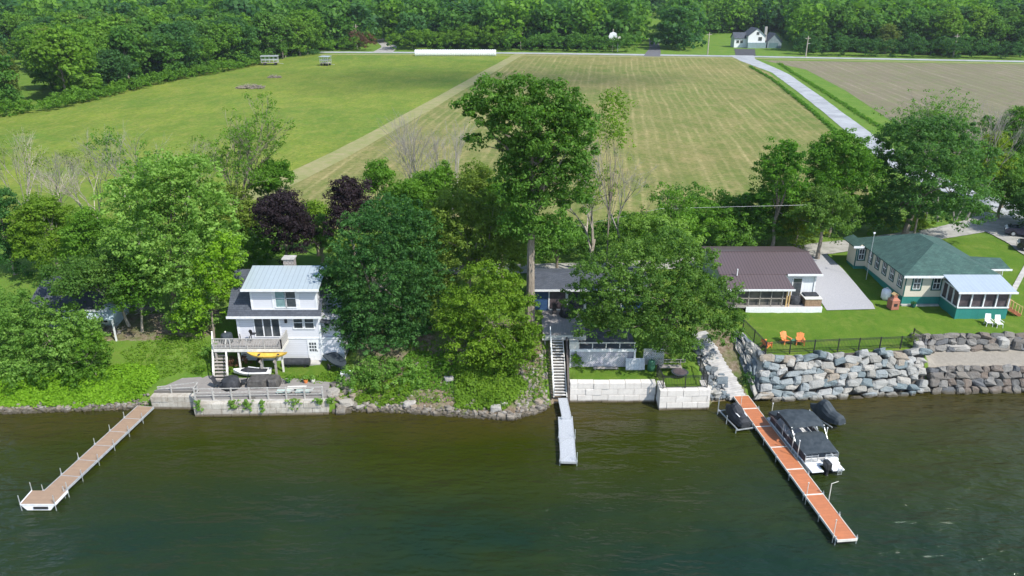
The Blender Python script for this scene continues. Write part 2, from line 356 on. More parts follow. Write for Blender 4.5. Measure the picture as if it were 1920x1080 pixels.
lawnc = mixc(n, ramp(n, f1, .35, .68), (.07, .165, .012), (.125, .215, .022)); lawnc = mixc(n, ramp(n, noise(n, coords(n, (1, .12, 1), (0, 0, .3)), 1.1, 2), .4, .6, 0, .3), lawnc, (.16, .22, .03)); lawnc = mixc(n, ramp(n, f2, .35, .75, 0, .6), lawnc, (.16, .2, .035)); lawnc = mixc(n, ramp(n, f3, .35, .7, 0, .75), lawnc, (.04, .1, .01)); lawnc = mixc(n, ramp(n, noise(n, v, .8, 5, .7), .45, .7, 0, .55), lawnc, (.055, .13, .012)); lawnc = mixc(n, ramp(n, noise(n, v, .5, 6, .75), .52, .7, 0, .6), lawnc, (.2, .23, .05))
soilc = mixc(n, ramp(n, f2, .35, .65), (.11, .08, .05), (.26, .21, .16)); soilc = mixc(n, ramp(n, f1, .45, .6, 0, .75), soilc, (.07, .13, .02))
sandc = mixc(n, ramp(n, f2, .35, .7), (.3, .27, .225), (.22, .2, .165)); sandc = mixc(n, ramp(n, f3, .4, .8, 0, .6), sandc, (.36, .34, .3))
def edge(sock): return ramp(n, math2(n, 'ADD', sock, math2(n, 'MULTIPLY', math2(n, 'SUBTRACT', f2, .5), .9)), .4, .6)
c = mixc(n, edge(s.outputs[1]), rough_grass, soilc); c = mixc(n, edge(s.outputs[0]), c, lawnc); c = mixc(n, edge(s.outputs[2]), c, sandc)
L.new(c, bs.inputs['Base Color']); bump(n, bs, f3, .8, .12)
me = npmesh('ground', V, Q4, m, tint, smooth=False)
meta(link('ground', me), 'grassy lake bank and land behind', None, None, 'structure')
# ------------------------------------------------------------ water
m, n, bs, L = nodes('lake_water')
v = coords(n); s = n.nodes.new('ShaderNodeSeparateXYZ'); L.new(v, s.inputs[0])
big = noise(n, coords(n, (.035, .07, 1)), 1., 4, .6)
yy = math2(n, 'ADD', s.outputs[1], math2(n, 'MULTIPLY', math2(n, 'SUBTRACT', big, .5), 14.))
shal = ramp(n, yy, 52, 57.5); deep = ramp(n, yy, 50, 40)
wc = mixc(n, shal, (.021, .028, .0012), (.044, .034, .006)); wc = mixc(n, deep, wc, (.0065, .0205, .011)); wc = mixc(n, ramp(n, noise(n, coords(n, (.05, .1, 1)), 1., 5, .65), .42, .62, 0, .5), wc, (.022, .032, .003))
bedn = noise(n, coords(n, (1, 1.6, 1)), 1.6, 5, .7)
wc = mixc(n, math2(n, 'MULTIPLY', shal, ramp(n, bedn, .35, .7, 0, .8)), wc, (.025, .026, .008))
L.new(wc, bs.inputs['Base Color']); bs.inputs['Roughness'].default_value = .07; bs.inputs['IOR'].default_value = 1.33; bs.inputs['Specular IOR Level'].default_value = .4
w1 = noise(n, coords(n, (.35, .75, 1), (0, 0, .25)), 1., 3, .6); w2 = noise(n, coords(n, (1, 1.8, 1), (0, 0, -.3)), 2.0, 4, .6)
patch = ramp(n, noise(n, coords(n, (.05, .08, 1)), 1, 2), .35, .65, .45, 1.)
w0 = noise(n, coords(n, (.16, .42, 1), (0, 0, .12)), 1., 3, .6)
hgt = math2(n, 'MULTIPLY', math2(n, 'ADD', math2(n, 'ADD', math2(n, 'MULTIPLY', w0, 3.4), math2(n, 'MULTIPLY', w1, 1.3)), math2(n, 'MULTIPLY', w2, .42)), patch)
bump(n, bs, hgt, 1., .27)
me = npmesh('lake_water', np.array([[-400, -200, 0], [400, -200, 0], [400, 63, 0], [-400, 63, 0.]]), np.array([[0, 1, 2, 3]]), m)
meta(link('lake_water', me), 'dark green lake water with small ripples', None, None, 'structure')
# ------------------------------------------------------------ fields and roads
LZ = 4.4
def sheet(name, poly, mat, z=LZ, label=None, drape=None):
    mb = MB()
    if drape is None: mb.add([(x, y, z) for x, y in poly], [tuple(range(len(poly)))])
    o = mb.build(name, mat); return meta(o, label, None, None, 'structure')
def rowmat(name, cs, rowdir, period, rowamt, nscale=.05, xs=1.):
    m, n, bs, L = nodes(name); bs.inputs['Roughness'].default_value = .97; bs.inputs['Specular IOR Level'].default_value = .05
    ang = math.atan(rowdir)
    v = coords(n, rot=(0, 0, ang)); s = n.nodes.new('ShaderNodeSeparateXYZ'); L.new(v, s.inputs[0])
    wob = noise(n, coords(n, (1, 1, 1)), .02, 2); x = math2(n, 'ADD', s.outputs[0], math2(n, 'MULTIPLY', wob, 3.))
    m2 = n.nodes.new('ShaderNodeMapping'); L.new(v, m2.inputs[0]); m2.inputs['Scale'].default_value = (1, .035, 1); long_ = m2.outputs[0]; st = noise(n, long_, 1.1/period*1.3, 5, .75)
    wave = math2(n, 'SINE', math2(n, 'MULTIPLY', x, 2*math.pi/period)); wave2 = math2(n, 'SINE', math2(n, 'MULTIPLY', x, 2*math.pi/(period*3.7)))
    big = noise(n, v, nscale, 5, .62); fine = noise(n, v, 1.4, 5, .7); fine2 = noise(n, coords(n), .3, 5, .7)
    c = mixc(n, ramp(n, big, .36, .62), cs[0], cs[1]); c = mixc(n, ramp(n, fine2, .4, .7, 0, .6), c, cs[2])
    r = math2(n, 'ADD', math2(n, 'MULTIPLY', math2(n, 'MULTIPLY', ramp(n, wave, .2, .95), ramp(n, noise(n, coords(n, (1, .4, 1)), .09, 3), .3, .7, .25, 1.)), .8), math2(n, 'MULTIPLY', ramp(n, wave2, .3, 1.), .2))
    c = mixc(n, math2(n, 'MULTIPLY', math2(n, 'MULTIPLY', r, ramp(n, st, .35, .65)), rowamt), c, cs[3])
    c = mixc(n, ramp(n, fine, .4, .7, 0, .7), c, tuple(q*.55 for q in cs[0])); mid_ = noise(n, coords(n, (1, .5, 1)), .16, 6, .75); c = mixc(n, ramp(n, mid_, .42, .62, 0, .42), c, tuple(q*.68 for q in cs[0])); c = mixc(n, ramp(n, noise(n, coords(n, (1, .3, 1)), .45, 5, .75), .5, .68, 0, .45), c, cs[2])
    L.new(c, bs.inputs['Base Color']); bump(n, bs, fine, .8, .15)
    return m, n, c, bs
pm_, n_, c_, bs_ = rowmat('pasture_grass', [(.1, .18, .026), (.19, .235, .035), (.23, .225, .055), (.12, .19, .03)], .15, 1.4, .3, .03)
hm_, n_, c_, bs_ = rowmat('mown_hay', [(.11, .165, .035), (.205, .19, .07), (.29, .225, .11), (.44, .35, .18)], .125, 2.1, .9, .02)
fm_, n_, c_, bs_ = rowmat('tilled_soil', [(.215, .18, .13), (.165, .15, .1), (.12, .17, .045), (.32, .275, .2)], .12, 3.2, .9, .02)
def A(px, py, z=LZ): return at(px, py, z)
bnd = [A(975, 101), (-12, 250), (-22, 190), (-31.5, 137), (-36.5, 116), (-39, 104), (-40, 96)]
sheet('pasture', [A(590, 101.5)]+bnd+[(-70, 97), (-130, 100), (-150, 120), A(0, 215), A(100, 203), A(330, 145), A(500, 115)], pm_, LZ+.012, 'green pasture left of the mown field')
lane_r = [A(1378, 108.5), (87, 270), (76.5, 210), (66, 160), (58, 125), (50, 104), (44, 97)]
sheet('hay_field', bnd[::-1][:-1]+[A(975, 101), A(1376, 107)]+lane_r+[(20, 96), (0, 94), (-20, 94)], hm_, LZ+.024, 'pale mown hay field with long rows')
sheet('ploughed_field', [A(1430, 113), A(1990, 122), (330, 235), (250, 150), (160, 118), (104, 120), (79, 141), (86, 180), (95, 225), (103, 280)], fm_, LZ+.016, 'brown tilled field right of the side road')
# mown strip of bare straw along the field boundary
m, n, bs, L = nodes('dry_straw'); bs.inputs['Roughness'].default_value = .97
v = coords(n); L.new(mixc(n, ramp(n, noise(n, v, .5, 5, .7), .35, .65), (.25, .22, .1), (.17, .19, .05)), bs.inputs['Base Color'])
STRAW = m
def ribbon(name, pts, wd, mat, z=LZ, dz=.03, label=None, drape=False, kind='structure', n=60):
    P = np.array(pts, float); d = np.r_[0, np.cumsum(np.hypot(*np.diff(P, axis=0).T))]; t = np.linspace(0, d[-1], n)
    # smooth interpolation
    x = np.interp(t, d, P[:, 0]); y = np.interp(t, d, P[:, 1]); wv = np.interp(t, d, wd) if hasattr(wd, '__len__') else np.full(n, wd)
    for _ in range(6):
        x[1:-1] = (x[:-2]+2*x[1:-1]+x[2:])/4; y[1:-1] = (y[:-2]+2*y[1:-1]+y[2:])/4
    tx = np.gradient(x); ty = np.gradient(y); l = np.hypot(tx, ty); nxn = -ty/l; nyn = tx/l
    g5 = np.random.default_rng(len(name)); jit = np.convolve(g5.normal(0, 1, n+4), np.ones(5)/5, 'valid')*.09; wv = wv*(1+jit)
    K = 5; V = []
    for k in range(K):
        o = (k/(K-1)-.5)*wv; vx = x+nxn*o; vy = y+nyn*o
        vz = ground_z(vx, vy)+dz if drape else np.full(n, z+dz)
        V.append(np.stack([vx, vy, vz], 1))
    V = np.stack(V, 1).reshape(-1, 3); a = (np.arange(n-1)[:, None]*K+np.arange(K-1)[None, :])
    Qd = np.stack([a, a+K, a+K+1, a+1], -1).reshape(-1, 4)
    me = npmesh(name, V, Qd, mat); return meta(link(name, me), label, None, None, kind)
ribbon('field_margin', [A(975, 101), (-12, 250), (-22, 190), (-31.5, 137), (-36.5, 116), (-39, 104)], 4.2, STRAW, dz=.04, label='dry straw strip between the pasture and the hay field')
asph = pm('pale_asphalt', (.33, .345, .355), (.24, .25, .26), .35, .95, .1)
grav = pm('pale_gravel', (.34, .33, .305), (.24, .235, .21), 1.2, .97, .3)
ribbon('country_road', [A(-300, 92), A(600, 98), A(973, 99.5), A(1378, 105.5), A(1920, 115.5), A(2300, 123)], 6.5, asph, dz=.05, label='straight country road across the far end of the fields', n=90)
ribbon('road_verge', [A(600, 102), A(973, 103.5), A(1378, 109), A(1920, 119.5), A(2300, 127)], 3.5, STRAW, dz=.035, label='dry grass verge along the country road', n=90)
ribbon('side_road', [A(1390, 104), A(1400, 112), (90.5, 270), (81.5, 215), (73.5, 170), (68.5, 142), (66, 125), (67, 112), (69, 104), (68, 97), (65.5, 91)], [10, 7, 4.9, 4.6, 4.5, 4.5, 5, 5, 5, 5, 5], asph, dz=.055, label='pale side road curving down from the country road', n=120)
ribbon('gravel_lane', [(66, 100), (60, 95.5), (54, 92.5), (46, 89.5), (38, 87), (32, 84.5), (24, 82), (12, 80.3), (2, 79.6), (-8, 79.4)], [4.4, 4.2, 4, 3.8, 3.6, 3.4, 3.2, 3, 3, 3], grav, dz=.07, drape=True, label='pale gravel lane behind the cottages', n=120)
ribbon('parking_drive', [(62, 96), (62.5, 90), (62, 84), (60, 78), (57, 70)], [5, 5.5, 5.5, 4.5, 4], grav, dz=.09, drape=True, label='gravel drive leading to the parked cars', n=50)
ribbon('farm_drive', [A(1222, 106), A(1228, 92), A(1226, 78), A(1222, 60)], [7, 5, 5, 5], pm('dark_asphalt', (.12, .12, .13), None, 1, .9), dz=.07, label='dark drive running back between the trees', n=30)
ribbon('house_drive', [A(1398, 104), A(1396, 92)], [8, 9], pm('black_asphalt', (.06, .06, .065), None, 1, .9), dz=.08, label='dark asphalt drive of the white farmhouse', n=10)
ribbon('track', [A(716, 99), A(732, 88), A(716, 78), A(722, 68)], [9, 7, 6, 6], grav, dz=.07, label='pale gravel track winding into the woods', n=30)
def drape_poly(name, poly, mat, dz=.05, label=None, step=.5):
    xs = [p[0] for p in poly]; ys = [p[1] for p in poly]
    gx_ = np.arange(min(xs), max(xs)+step, step); gy_ = np.arange(min(ys), max(ys)+step, step)
    import bmesh
    bm = bmesh.new(); f = bm.faces.new([bm.verts.new((x, y, 0)) for x, y in poly])
    for g in gx_: bmesh.ops.bisect_plane(bm, geom=bm.verts[:]+bm.edges[:]+bm.faces[:], plane_co=(g, 0, 0), plane_no=(1, 0, 0))
    for g in gy_: bmesh.ops.bisect_plane(bm, geom=bm.verts[:]+bm.edges[:]+bm.faces[:], plane_co=(0, g, 0), plane_no=(0, 1, 0))
    for vv in bm.verts: vv.co.z = gz(vv.co.x, vv.co.y)+dz
    me = bpy.data.meshes.new(name); bm.to_mesh(me); bm.free(); me.materials.append(mat)
    return meta(link(name, me), label, None, None, 'structure')
drape_poly('parking_pad', [(31.0, 69.9), (35.9, 70.2), (36.2, 71.5), (36.4, 76), (36.5, 80), (36.3, 85), (32.4, 85), (31.6, 78)], M['gravel'], .06, 'grey gravel parking pad between the brown roofed and green roofed cottages', 1.)
drape_poly('stone_walk', [A(1921, 500, 3.9), A(1931, 500, 3.9), A(1905, 548, 3.7), A(1893, 548, 3.7)], M['conc'], .07, 'narrow stone walk beside the green roofed cottage', 1.)
# ------------------------------------------------------------ vegetation
def leafcloud(rg, C, Rr, tints, per, size, up=.35, squash=.6):
    """C (K,3) clump centres, Rr (K,) radii -> leaf cards spread through every clump"""
    K = len(C); idx = np.repeat(np.arange(K), per); N = len(idx)
    d = rg.normal(size=(N, 3)); d /= np.linalg.norm(d, axis=1)[:, None]
    r = rg.random(N)**.45
    p = C[idx]+d*(r*Rr[idx])[:, None]*np.array([1, 1, squash])
    nrm = d*.9+rg.normal(size=(N, 3))*.36; nrm[:, 2] += up; nrm /= np.linalg.norm(nrm, axis=1)[:, None]
    t = rg.normal(size=(N, 3)); a = np.cross(nrm, t); a /= np.linalg.norm(a, axis=1)[:, None]+1e-9; b = np.cross(nrm, a)
    s = size*(.6+.8*rg.random(N)); a *= (s*.5)[:, None]; b *= (s*.34)[:, None]
    bend = nrm*(s*.12)[:, None]
    V = np.stack([p-a, p+b+bend, p+a, p-b+bend], 1).reshape(-1, 3)
    tt = np.clip(tints[idx]+rg.normal(0, .07, N), 0, 1); T = np.repeat(tt, 4)
    return V, np.arange(4*N).reshape(-1, 4), T
def clumps(rg, lobes, rc, dens=1., inner=.22, low=.25):
    """clump centres over the surface (and some inside) of ellipsoid lobes"""
    Cs, Rs, Ts = [], [], []
    for (cx, cy, cz, rx, ry, rz) in lobes:
        area = 4*math.pi*((rx*ry)**1.6/3+(rx*rz)**1.6/3+(ry*rz)**1.6/3)**(1/1.6)
        K = max(5, int(dens*area/(rc*rc*2.5)))
        d = rg.normal(size=(K, 3)); d /= np.linalg.norm(d, axis=1)[:, None]
        d[:, 2] = np.where((d[:, 2] < -.35) & (rg.random(K) > low), -d[:, 2], d[:, 2])
        r = np.where(rg.random(K) < inner, rg.random(K)**.5*.8, .74+.42*rg.random(K))
        Cs.append(np.array([cx, cy, cz])+d*r[:, None]*np.array([rx, ry, rz]))
        Rs.append(rc*(.5+.95*rg.random(K)**1.4)); Ts.append(np.clip(.42+.26*rg.normal(size=K)+.2*rg.normal(), 0.02, .98))
    return np.concatenate(Cs), np.concatenate(Rs), np.concatenate(Ts)
def lobes_for(rg, cx, cy, cz, r, rz, nsub=9, spread=.62, rs=(.34, .52)):
    L_ = [(cx, cy, cz, r*.72, r*.72, rz*.8)]
    for i in range(nsub):
        a = 2*math.pi*(i+rg.random()*.7)/nsub; h = rg.uniform(-.6, .75)
        q = math.sqrt(max(.1, 1-h*h))*spread*rg.uniform(.8, 1.15); k = rg.uniform(*rs)
        L_.append((cx+math.cos(a)*q*r, cy+math.sin(a)*q*r, cz+h*rz*.62, r*k, r*k, rz*k*.85))
    for i in range(2):
        a = rg.uniform(0, 6.28); L_.append((cx+math.cos(a)*r*.2, cy+math.sin(a)*r*.2, cz+rz*rg.uniform(.5, .62), r*.4, r*.4, rz*.36))
    return L_
def limbs(mb, rg, base, r0, fork, targets, bend=.15, sides=7):
    """trunk from base to fork then a limb to each target"""
    b = Vector(base); f = Vector(fork); prev = b; k = 4
    for i in range(k):
        t = (i+1)/k; q = b.lerp(f, t)+Vector((rg.normal()*r0*.25, rg.normal()*r0*.25, 0))*(t < 1)
        mb.tube(prev, q, r0*(1-.45*i/k)*(1.25 if i == 0 else 1), r0*(1-.45*(i+1)/k), sides, False); prev = q
    for tg in targets:
        tg = Vector(tg); st = b.lerp(f, rg.uniform(.6, 1.)); mid = st.lerp(tg, .5)+Vector((rg.normal(), rg.normal(), rg.normal()))*bend*(tg-st).length*.5
        mid.z += .06*(tg-st).length
        mb.tube(st, mid, r0*.38, r0*.22, 5, False); mb.tube(mid, tg, r0*.22, r0*.05, 5, False)
def make_tree(name, label, cat, base, lobes, kind, seed, leaf=.26, rc=.7, dens=1., per=None, trunk_r=.22, bark='bark', group=None, nl=9, up=.35, fork=.45, low=.25, inner=.22, tint=0.):
    rg = np.random.default_rng(seed)
    t = thing(name, label, cat, base, 0, group)
    Lb = [(a-base[0], b-base[1], c-base[2], d, e, f) for a, b, c, d, e, f in lobes]
    C, Rr, T = clumps(rg, Lb, rc, dens*.86, inner, low)
    keep = C[:, 2] > .15; C, Rr, T = C[keep], Rr[keep], np.clip(T[keep]+tint, 0, 1)
    leaf = leaf*.86
    if per is None: per = int(max(8, 3.4*rc*rc*4/(leaf*leaf)*.42))
    V, Qd, TT = leafcloud(rg, C, Rr, T, per, leaf, up)
    if trunk_r:
        mb = MB(); zt = max(l[2]+l[5] for l in Lb); cxm = np.mean([l[0] for l in Lb]); cym = np.mean([l[1] for l in Lb])
        sel = C[rg.choice(len(C), min(nl, len(C)), replace=False)]
        limbs(mb, rg, (0, 0, -.3), trunk_r, (cxm*.6, cym*.6, zt*fork), [tuple(x) for x in sel*np.array([.85, .85, .95])])
        mb.build('trunk', bark, t)
    link('crown', npmesh('crown', V, Qd, LM[kind], TT), t)
    return t
def tree_px(name, label, cx, Y, top, bot, wpx, kind, seed, bx=None, **k):
    """broad tree whose crown spans the surveyed heights at distance Y"""
    rg = np.random.default_rng(seed+900)
    zt, zb = ztop(Y, top)-.3, ztop(Y, bot); zc = (zt+zb)/2; x = xat(cx, Y, zc); r = wpx/2*mpp(Y, zc)*.98; rz = (zt-zb)/2
    X0 = xat(bx, Y, 4) if bx else x; zg = gz(X0, Y)
    return make_tree(name, label, k.pop('cat', 'tree'), (X0, Y, zg), lobes_for(rg, x, Y, max(zc, zg+rz*.7), r, rz, k.pop('nsub', 9)), kind, seed, **k)
def blobs(Y, lst):
    o = []
    for b in lst:
        px, py, rx, ry = b[:4]; dY = b[4] if len(b) > 4 else 0; y = Y+dY
        z = ztop(y, py); mm = mpp(y, z); o.append((xat(px, y, z), y, z, rx*mm, rx*mm, ry*mm*1.05))
    return o
def bare_tree(name, label, px, Y, top, seed, spread=.5, r0=.09, mat='deadwood', depth=6, leaves=None, group=None, nstem=1, lean=0., leaf=.2, cat='tree', nl=2, splits=3):
    rg = np.random.default_rng(seed); zt = ztop(Y, top); X0 = xat(px, Y, 4.4); zg = gz(X0, Y); H = zt-zg
    t = thing(name, label, cat, (X0, Y, zg), 0, group); mb = MB(); tips = []
    def grow(p, d, ln, r, k):
        q = p+d*ln; mb.tube(p, q, r, r*.68, 5 if k < 2 else 3, False)
        if k >= depth: tips.append(q); return
        for i in range(2 if k < 1 else (splits if rg.random() < .6 else 2)):
            dd = (d+Vector(rg.normal(size=3))*spread*(.45+.08*k)); dd.z = abs(dd.z)*.8+.25; dd.normalize()
            grow(p.lerp(q, rg.uniform(.55, 1.)), dd, ln*rg.uniform(.66, .86), r*.62, k+1)
        if k > 1: tips.append(q)
    sc_ = sum(.78**i for i in range(depth+1))
    for i in range(nstem):
        d = Vector((lean+rg.normal()*.16*(nstem > 1), rg.normal()*.1, 1)).normalized()
        grow(Vector((rg.normal()*.3*(nstem > 1), rg.normal()*.3*(nstem > 1), -.2)), d, H*1.12/sc_, r0, 0)
    mb.build('trunk', mat, t)
    if leaves:
        C = np.array([tuple(q) for q in tips]); n_ = max(1, int(len(C)*leaves[1])); C = C[rg.choice(len(C), n_, replace=False)]
        V, Qd, T = leafcloud(rg, C, np.full(len(C), .5), np.clip(rg.normal(.45, .2, len(C)), 0, 1), leaves[2], leaf, .3)
        link('crown', npmesh('crown', V, Qd, LM[leaves[0]], T), t)
    return t
# ---- far woods
def proto_crown(seed, kind, h=14., per=26, rc=1.15, leaf=.62, wide=.3, dens=.95):
    rg = np.random.default_rng(seed); r = h*wide; Lb = lobes_for(rg, 0, 0, h*.56, r, h*.44, 8)
    Lb += [(rg.normal()*r*.4, rg.normal()*r*.4, h*.2, r*.62, r*.62, h*.17) for _ in range(2)]
    C, Rr, T = clumps(rg, Lb, rc, dens); k = C[:, 2] > .3
    return leafcloud(rg, C[k], Rr[k], T[k], per, leaf, .35)
FK = ['far', 'farb', 'fard', 'faro', 'far', 'farb']
protos = []
for i, kd in enumerate(FK):
    V_, Q_, T_ = proto_crown(40+i, kd, wide=(.33, .27, .38, .3, .24, .36)[i], per=26, leaf=.6, rc=(1.15, .95, 1.4, 1.1, .9, 1.25)[i])
    protos.append(npmesh('crown', V_, Q_, LM[kd], T_))
tmb = MB(); tmb.tube((0, 0, -.5), (0, 0, 9), .24, .1, 6, False)
for i in range(5):
    a = i*1.3; tmb.tube((0, 0, 3+i), (math.cos(a)*2.4, math.sin(a)*2.4, 6+i), .09, .03, 4, False)
trunk_tmp = tmb.build('trunk', 'bark'); trunk_me = trunk_tmp.data; bpy.data.objects.remove(trunk_tmp)
def inpoly(x, y, poly):
    c = False; j = len(poly)-1
    for i in range(len(poly)):
        if (poly[i][1] > y) != (poly[j][1] > y) and x < (poly[j][0]-poly[i][0])*(y-poly[i][1])/(poly[j][1]-poly[i][1])+poly[i][0]: c = not c
        j = i
    return c
LEFTW = [A(-120, 238), A(0, 216), A(100, 203), A(200, 178), A(330, 148), A(420, 132), A(500, 115), A(600, 101.5), (-95, 362), (-260, 362), (-210, 250), (-150, 175)]
CLEAR = [A(30, 225), A(98, 208), A(100, 175), A(80, 140), A(40, 100), A(-40, 100), A(-40, 150), A(20, 165)]
BACKW = [A(-200, 88), A(655, 93), A(662, 92), A(740, 92), A(1200, 94), A(1300, 95), A(1306, 68), A(1470, 66), A(1500, 98), A(1930, 108), (420, 430), (420, 560), (-300, 560)]
GAPS = [[A(1196, 112), A(1258, 112), A(1258, 60), A(1262, 30), A(1196, 30), A(1196, 60)], [A(1308, 110), A(1496, 110), A(1490, 86), A(1470, 80), A(1320, 80), A(1308, 84)],
        [A(700, 102), A(745, 102), A(742, 84), A(735, 64), A(705, 64), A(700, 84)]]
rg = np.random.default_rng(11); cand = []
def scatter(poly, sp, holes=()):
    xs = [p[0] for p in poly]; ys = [p[1] for p in poly]
    y = min(ys)
    while y < max(ys):
        x = min(xs)
        while x < max(xs):
            X = x+rg.uniform(-.4, .4)*sp; Y = y+rg.uniform(-.4, .4)*sp
            if abs(X) < .70*Y+12 and inpoly(X, Y, poly) and not any(inpoly(X, Y, h) for h in holes): cand.append((X, Y))
            x += sp
        y += sp*.9
scatter(LEFTW, 7.6, [CLEAR]); nleft = len(cand)
scatter(BACKW, 9.0, GAPS)
HILL = [(-700, 560), (700, 560), (1400, 1500), (-1400, 1500)]
n1 = len(cand)
rest = []
ordered = sorted(range(len(cand)), key=lambda i: cand[i][1])
print('woods', nleft, len(cand))
indiv = ordered[:296]
LBL = [('green broadleaf tree in the wood along the left edge of the pasture', 'trees in the wood beside the pasture', 'woodland_tree'),
       ('broadleaf tree in the woods beyond the country road', 'trees beyond the country road', 'woodland_tree')]
for i in indiv:
    X, Y = cand[i]; lb = LBL[0 if i < nleft else 1]
    h = rg.uniform(10, 19) if i < nleft else rg.uniform(10, 22)
    t = bpy.data.objects.new(lb[2], None); col.objects.link(t); t.location = (X, Y, gz(X, Y)); s_ = h/14.
    t.scale = (s_*rg.uniform(.9, 1.25), s_*rg.uniform(.9, 1.25), s_); t.rotation_euler = (0, 0, rg.uniform(0, 6.28)); meta(t, lb[0], 'tree', lb[1])
    link('crown', protos[int(rg.choice(6, p=[.26, .22, .17, .04, .16, .15]))], t); link('trunk', trunk_me, t)
# the rest of the woods, which read as one mass
for i in ordered[296:]: rest.append(cand[i])
c0 = len(cand); scatter(HILL, 13.5); rest += [p for p in cand[c0:] if abs(p[0]) < .7*p[1]+10]
LO = []
for i in range(4):
    g2 = np.random.default_rng(90+i); LO.append(proto_crown(90+i, '', per=7, rc=2.0, leaf=1.35, dens=.8, wide=.36))
Vs = [[], [], []]; Ts = [[], [], []]
for (X, Y) in rest:
    k = int(rg.integers(4)); kk = int(rg.choice(3, p=[.5, .3, .2])); V_, Q_, T_ = LO[k]; h = rg.uniform(10, 23)/14; a = rg.uniform(0, 6.28); ca, sa = math.cos(a), math.sin(a)
    W = V_*h*np.array([1.15, 1.15, 1.]); W = np.stack([W[:, 0]*ca-W[:, 1]*sa+X, W[:, 0]*sa+W[:, 1]*ca+Y, W[:, 2]+gz(X, Y)], 1)
    Vs[kk].append(W); Ts[kk].append(np.clip(T_+rg.normal(0, .12), 0, 1))
V_ = np.concatenate([x for v in Vs for x in v]); T_ = np.concatenate([x for v in Ts for x in v])
me = npmesh('distant_woods', V_, np.arange(len(V_)).reshape(-1, 4), LM['far'], T_)
cnt = [sum(len(x) for x in v)//4 for v in Vs]; me.materials.append(LM['farb']); me.materials.append(LM['fard'])
me.polygons.foreach_set('material_index', np.repeat([0, 1, 2], cnt).astype(np.int32))
meta(link('distant_woods', me), 'wooded hillside filling the distance', 'woods', None, 'stuff')
print('rest', len(rest), 'quads', len(V_)//4)
# hedges and low belts near the road
def hedge(name, label, pts, hgt, wid, kind, seed, leaf=.5, rc=.8, cat='hedge', dens=1., per=None):
    rg = np.random.default_rng(seed); lo = []
    P = np.array(pts, float); d = np.r_[0, np.cumsum(np.hypot(*np.diff(P, axis=0).T))]
    for s_ in np.arange(0, d[-1]+.01, wid*.8):
        x = np.interp(s_, d, P[:, 0]); y = np.interp(s_, d, P[:, 1]); h = hgt*rg.uniform(.75, 1.15)
        lo.append((x+rg.normal()*wid*.12, y+rg.normal()*wid*.15, gz(x, y)+h*.5, wid*.62, wid*.62, h*.52))
    b = (P[:, 0].mean(), P[:, 1].mean(), gz(P[:, 0].mean(), P[:, 1].mean()))
    return make_tree(name, label, cat, b, lo, kind, seed, leaf=leaf, rc=rc, trunk_r=0, per=per, dens=dens)
hedge('hedge', 'long rounded green hedge behind the white bale row', [A(752, 94), A(950, 94)], 9, 7, 'farb', 3, .6, 1.2)
hedge('hedge', 'low dark scrub belt behind the road right of the farmhouse', [A(1510, 103), A(1925, 111)], 7.5, 7, 'fard', 4, .6, 1.2)
hedge('hedge', 'thick green scrub belt between the far drives', [A(965, 95), A(1186, 98)], 7, 7, 'far', 5, .6, 1.2)
hedge('hedge', 'green scrub belt left of the gravel track', [A(560, 95), A(662, 95)], 5.5, 5, 'farb', 6, .5, 1.1)
hedge('shrub', 'reddish brown shrub beside the gravel track', [A(672, 94), A(698, 94)], 8, 6, 'reddish', 7, .5, 1.1, 'shrub')
hedge('shrub', 'small dark bush at the far left end of the pasture road edge', [A(575, 104), A(592, 103)], 2.4, 2.4, 'fard', 8, .4, .7, 'shrub')
hedge('hedge', 'scrubby green margin at the foot of the left wood', [A(-20, 222), A(100, 206), A(200, 181), A(330, 150), A(420, 134), A(500, 117.5)], 3.2, 4, 'mid', 9, .5, .9)
hedge('hedge', 'weedy strip on the left side of the side road', [(60, 122), (62.5, 140), (68, 165), (74, 200), (82, 250), (86, 290)], .45, .8, 'mid', 10, .3, .4, per=14)
hedge('hedge', 'tall grass strip on the right side of the side road', [(74, 128), (76, 150), (80, 175), (88, 225), (95, 270), (100, 300)], .35, 1.2, 'mid', 12, .3, .4, per=12)
M['pgreen'] = pm('pale_green_fabric', (.4, .5, .46), None, 4, .7)
# ============================================================ LEFT COTTAGE
def window(par, off, x0, x1, z0, z1, y, mull='h', frame='white', pane='glass', fw=.09, axis='x', out=-1, label=None):
    """framed window on a wall facing -Y (axis x) or facing +-X (axis y, y is then the wall's X)"""
    mb = MB(off); g = MB(off)
    def B(m, a0, a1, c0, c1, d0, d1):
        if axis == 'x': m.box(a0, min(y+out*d0, y+out*d1), c0, a1, max(y+out*d0, y+out*d1), c1)
        else: m.box(min(y+out*d0, y+out*d1), a0, c0, max(y+out*d0, y+out*d1), a1, c1)
    B(mb, x0-fw, x1+fw, z1, z1+fw, 0, .06); B(mb, x0-fw, x1+fw, z0-fw, z0, 0, .08)
    B(mb, x0-fw, x0, z0, z1, 0, .06); B(mb, x1, x1+fw, z0, z1, 0, .06)
    if 'h' in mull: B(mb, x0, x1, (z0+z1)/2-.025, (z0+z1)/2+.025, .012, .045)
    if 'v' in mull: B(mb, (x0+x1)/2-.025, (x0+x1)/2+.025, z0, z1, .012, .047)
    if '3' in mull:
        for k in (1, 2): q = x0+(x1-x0)*k/3; B(mb, q-.02, q+.02, z0, z1, .012, .05)
    w_ = mb.build('window', frame, par)
    if label: w_['label'] = label
    B(g, x0, x1, z0, z1, .002, .012); gg = g.build('pane', pane, w_)
    return w_
hx0, hx1, hy, hb = -24.75, -17.25, 63.4, 69.6
T = (-20.5, 66.4, 1.5)
H1 = thing('lake_cottage', 'two storey pale grey cottage with blue metal dormer roof and stone chimney', 'house', T)
def ob(*a): return MB(T)
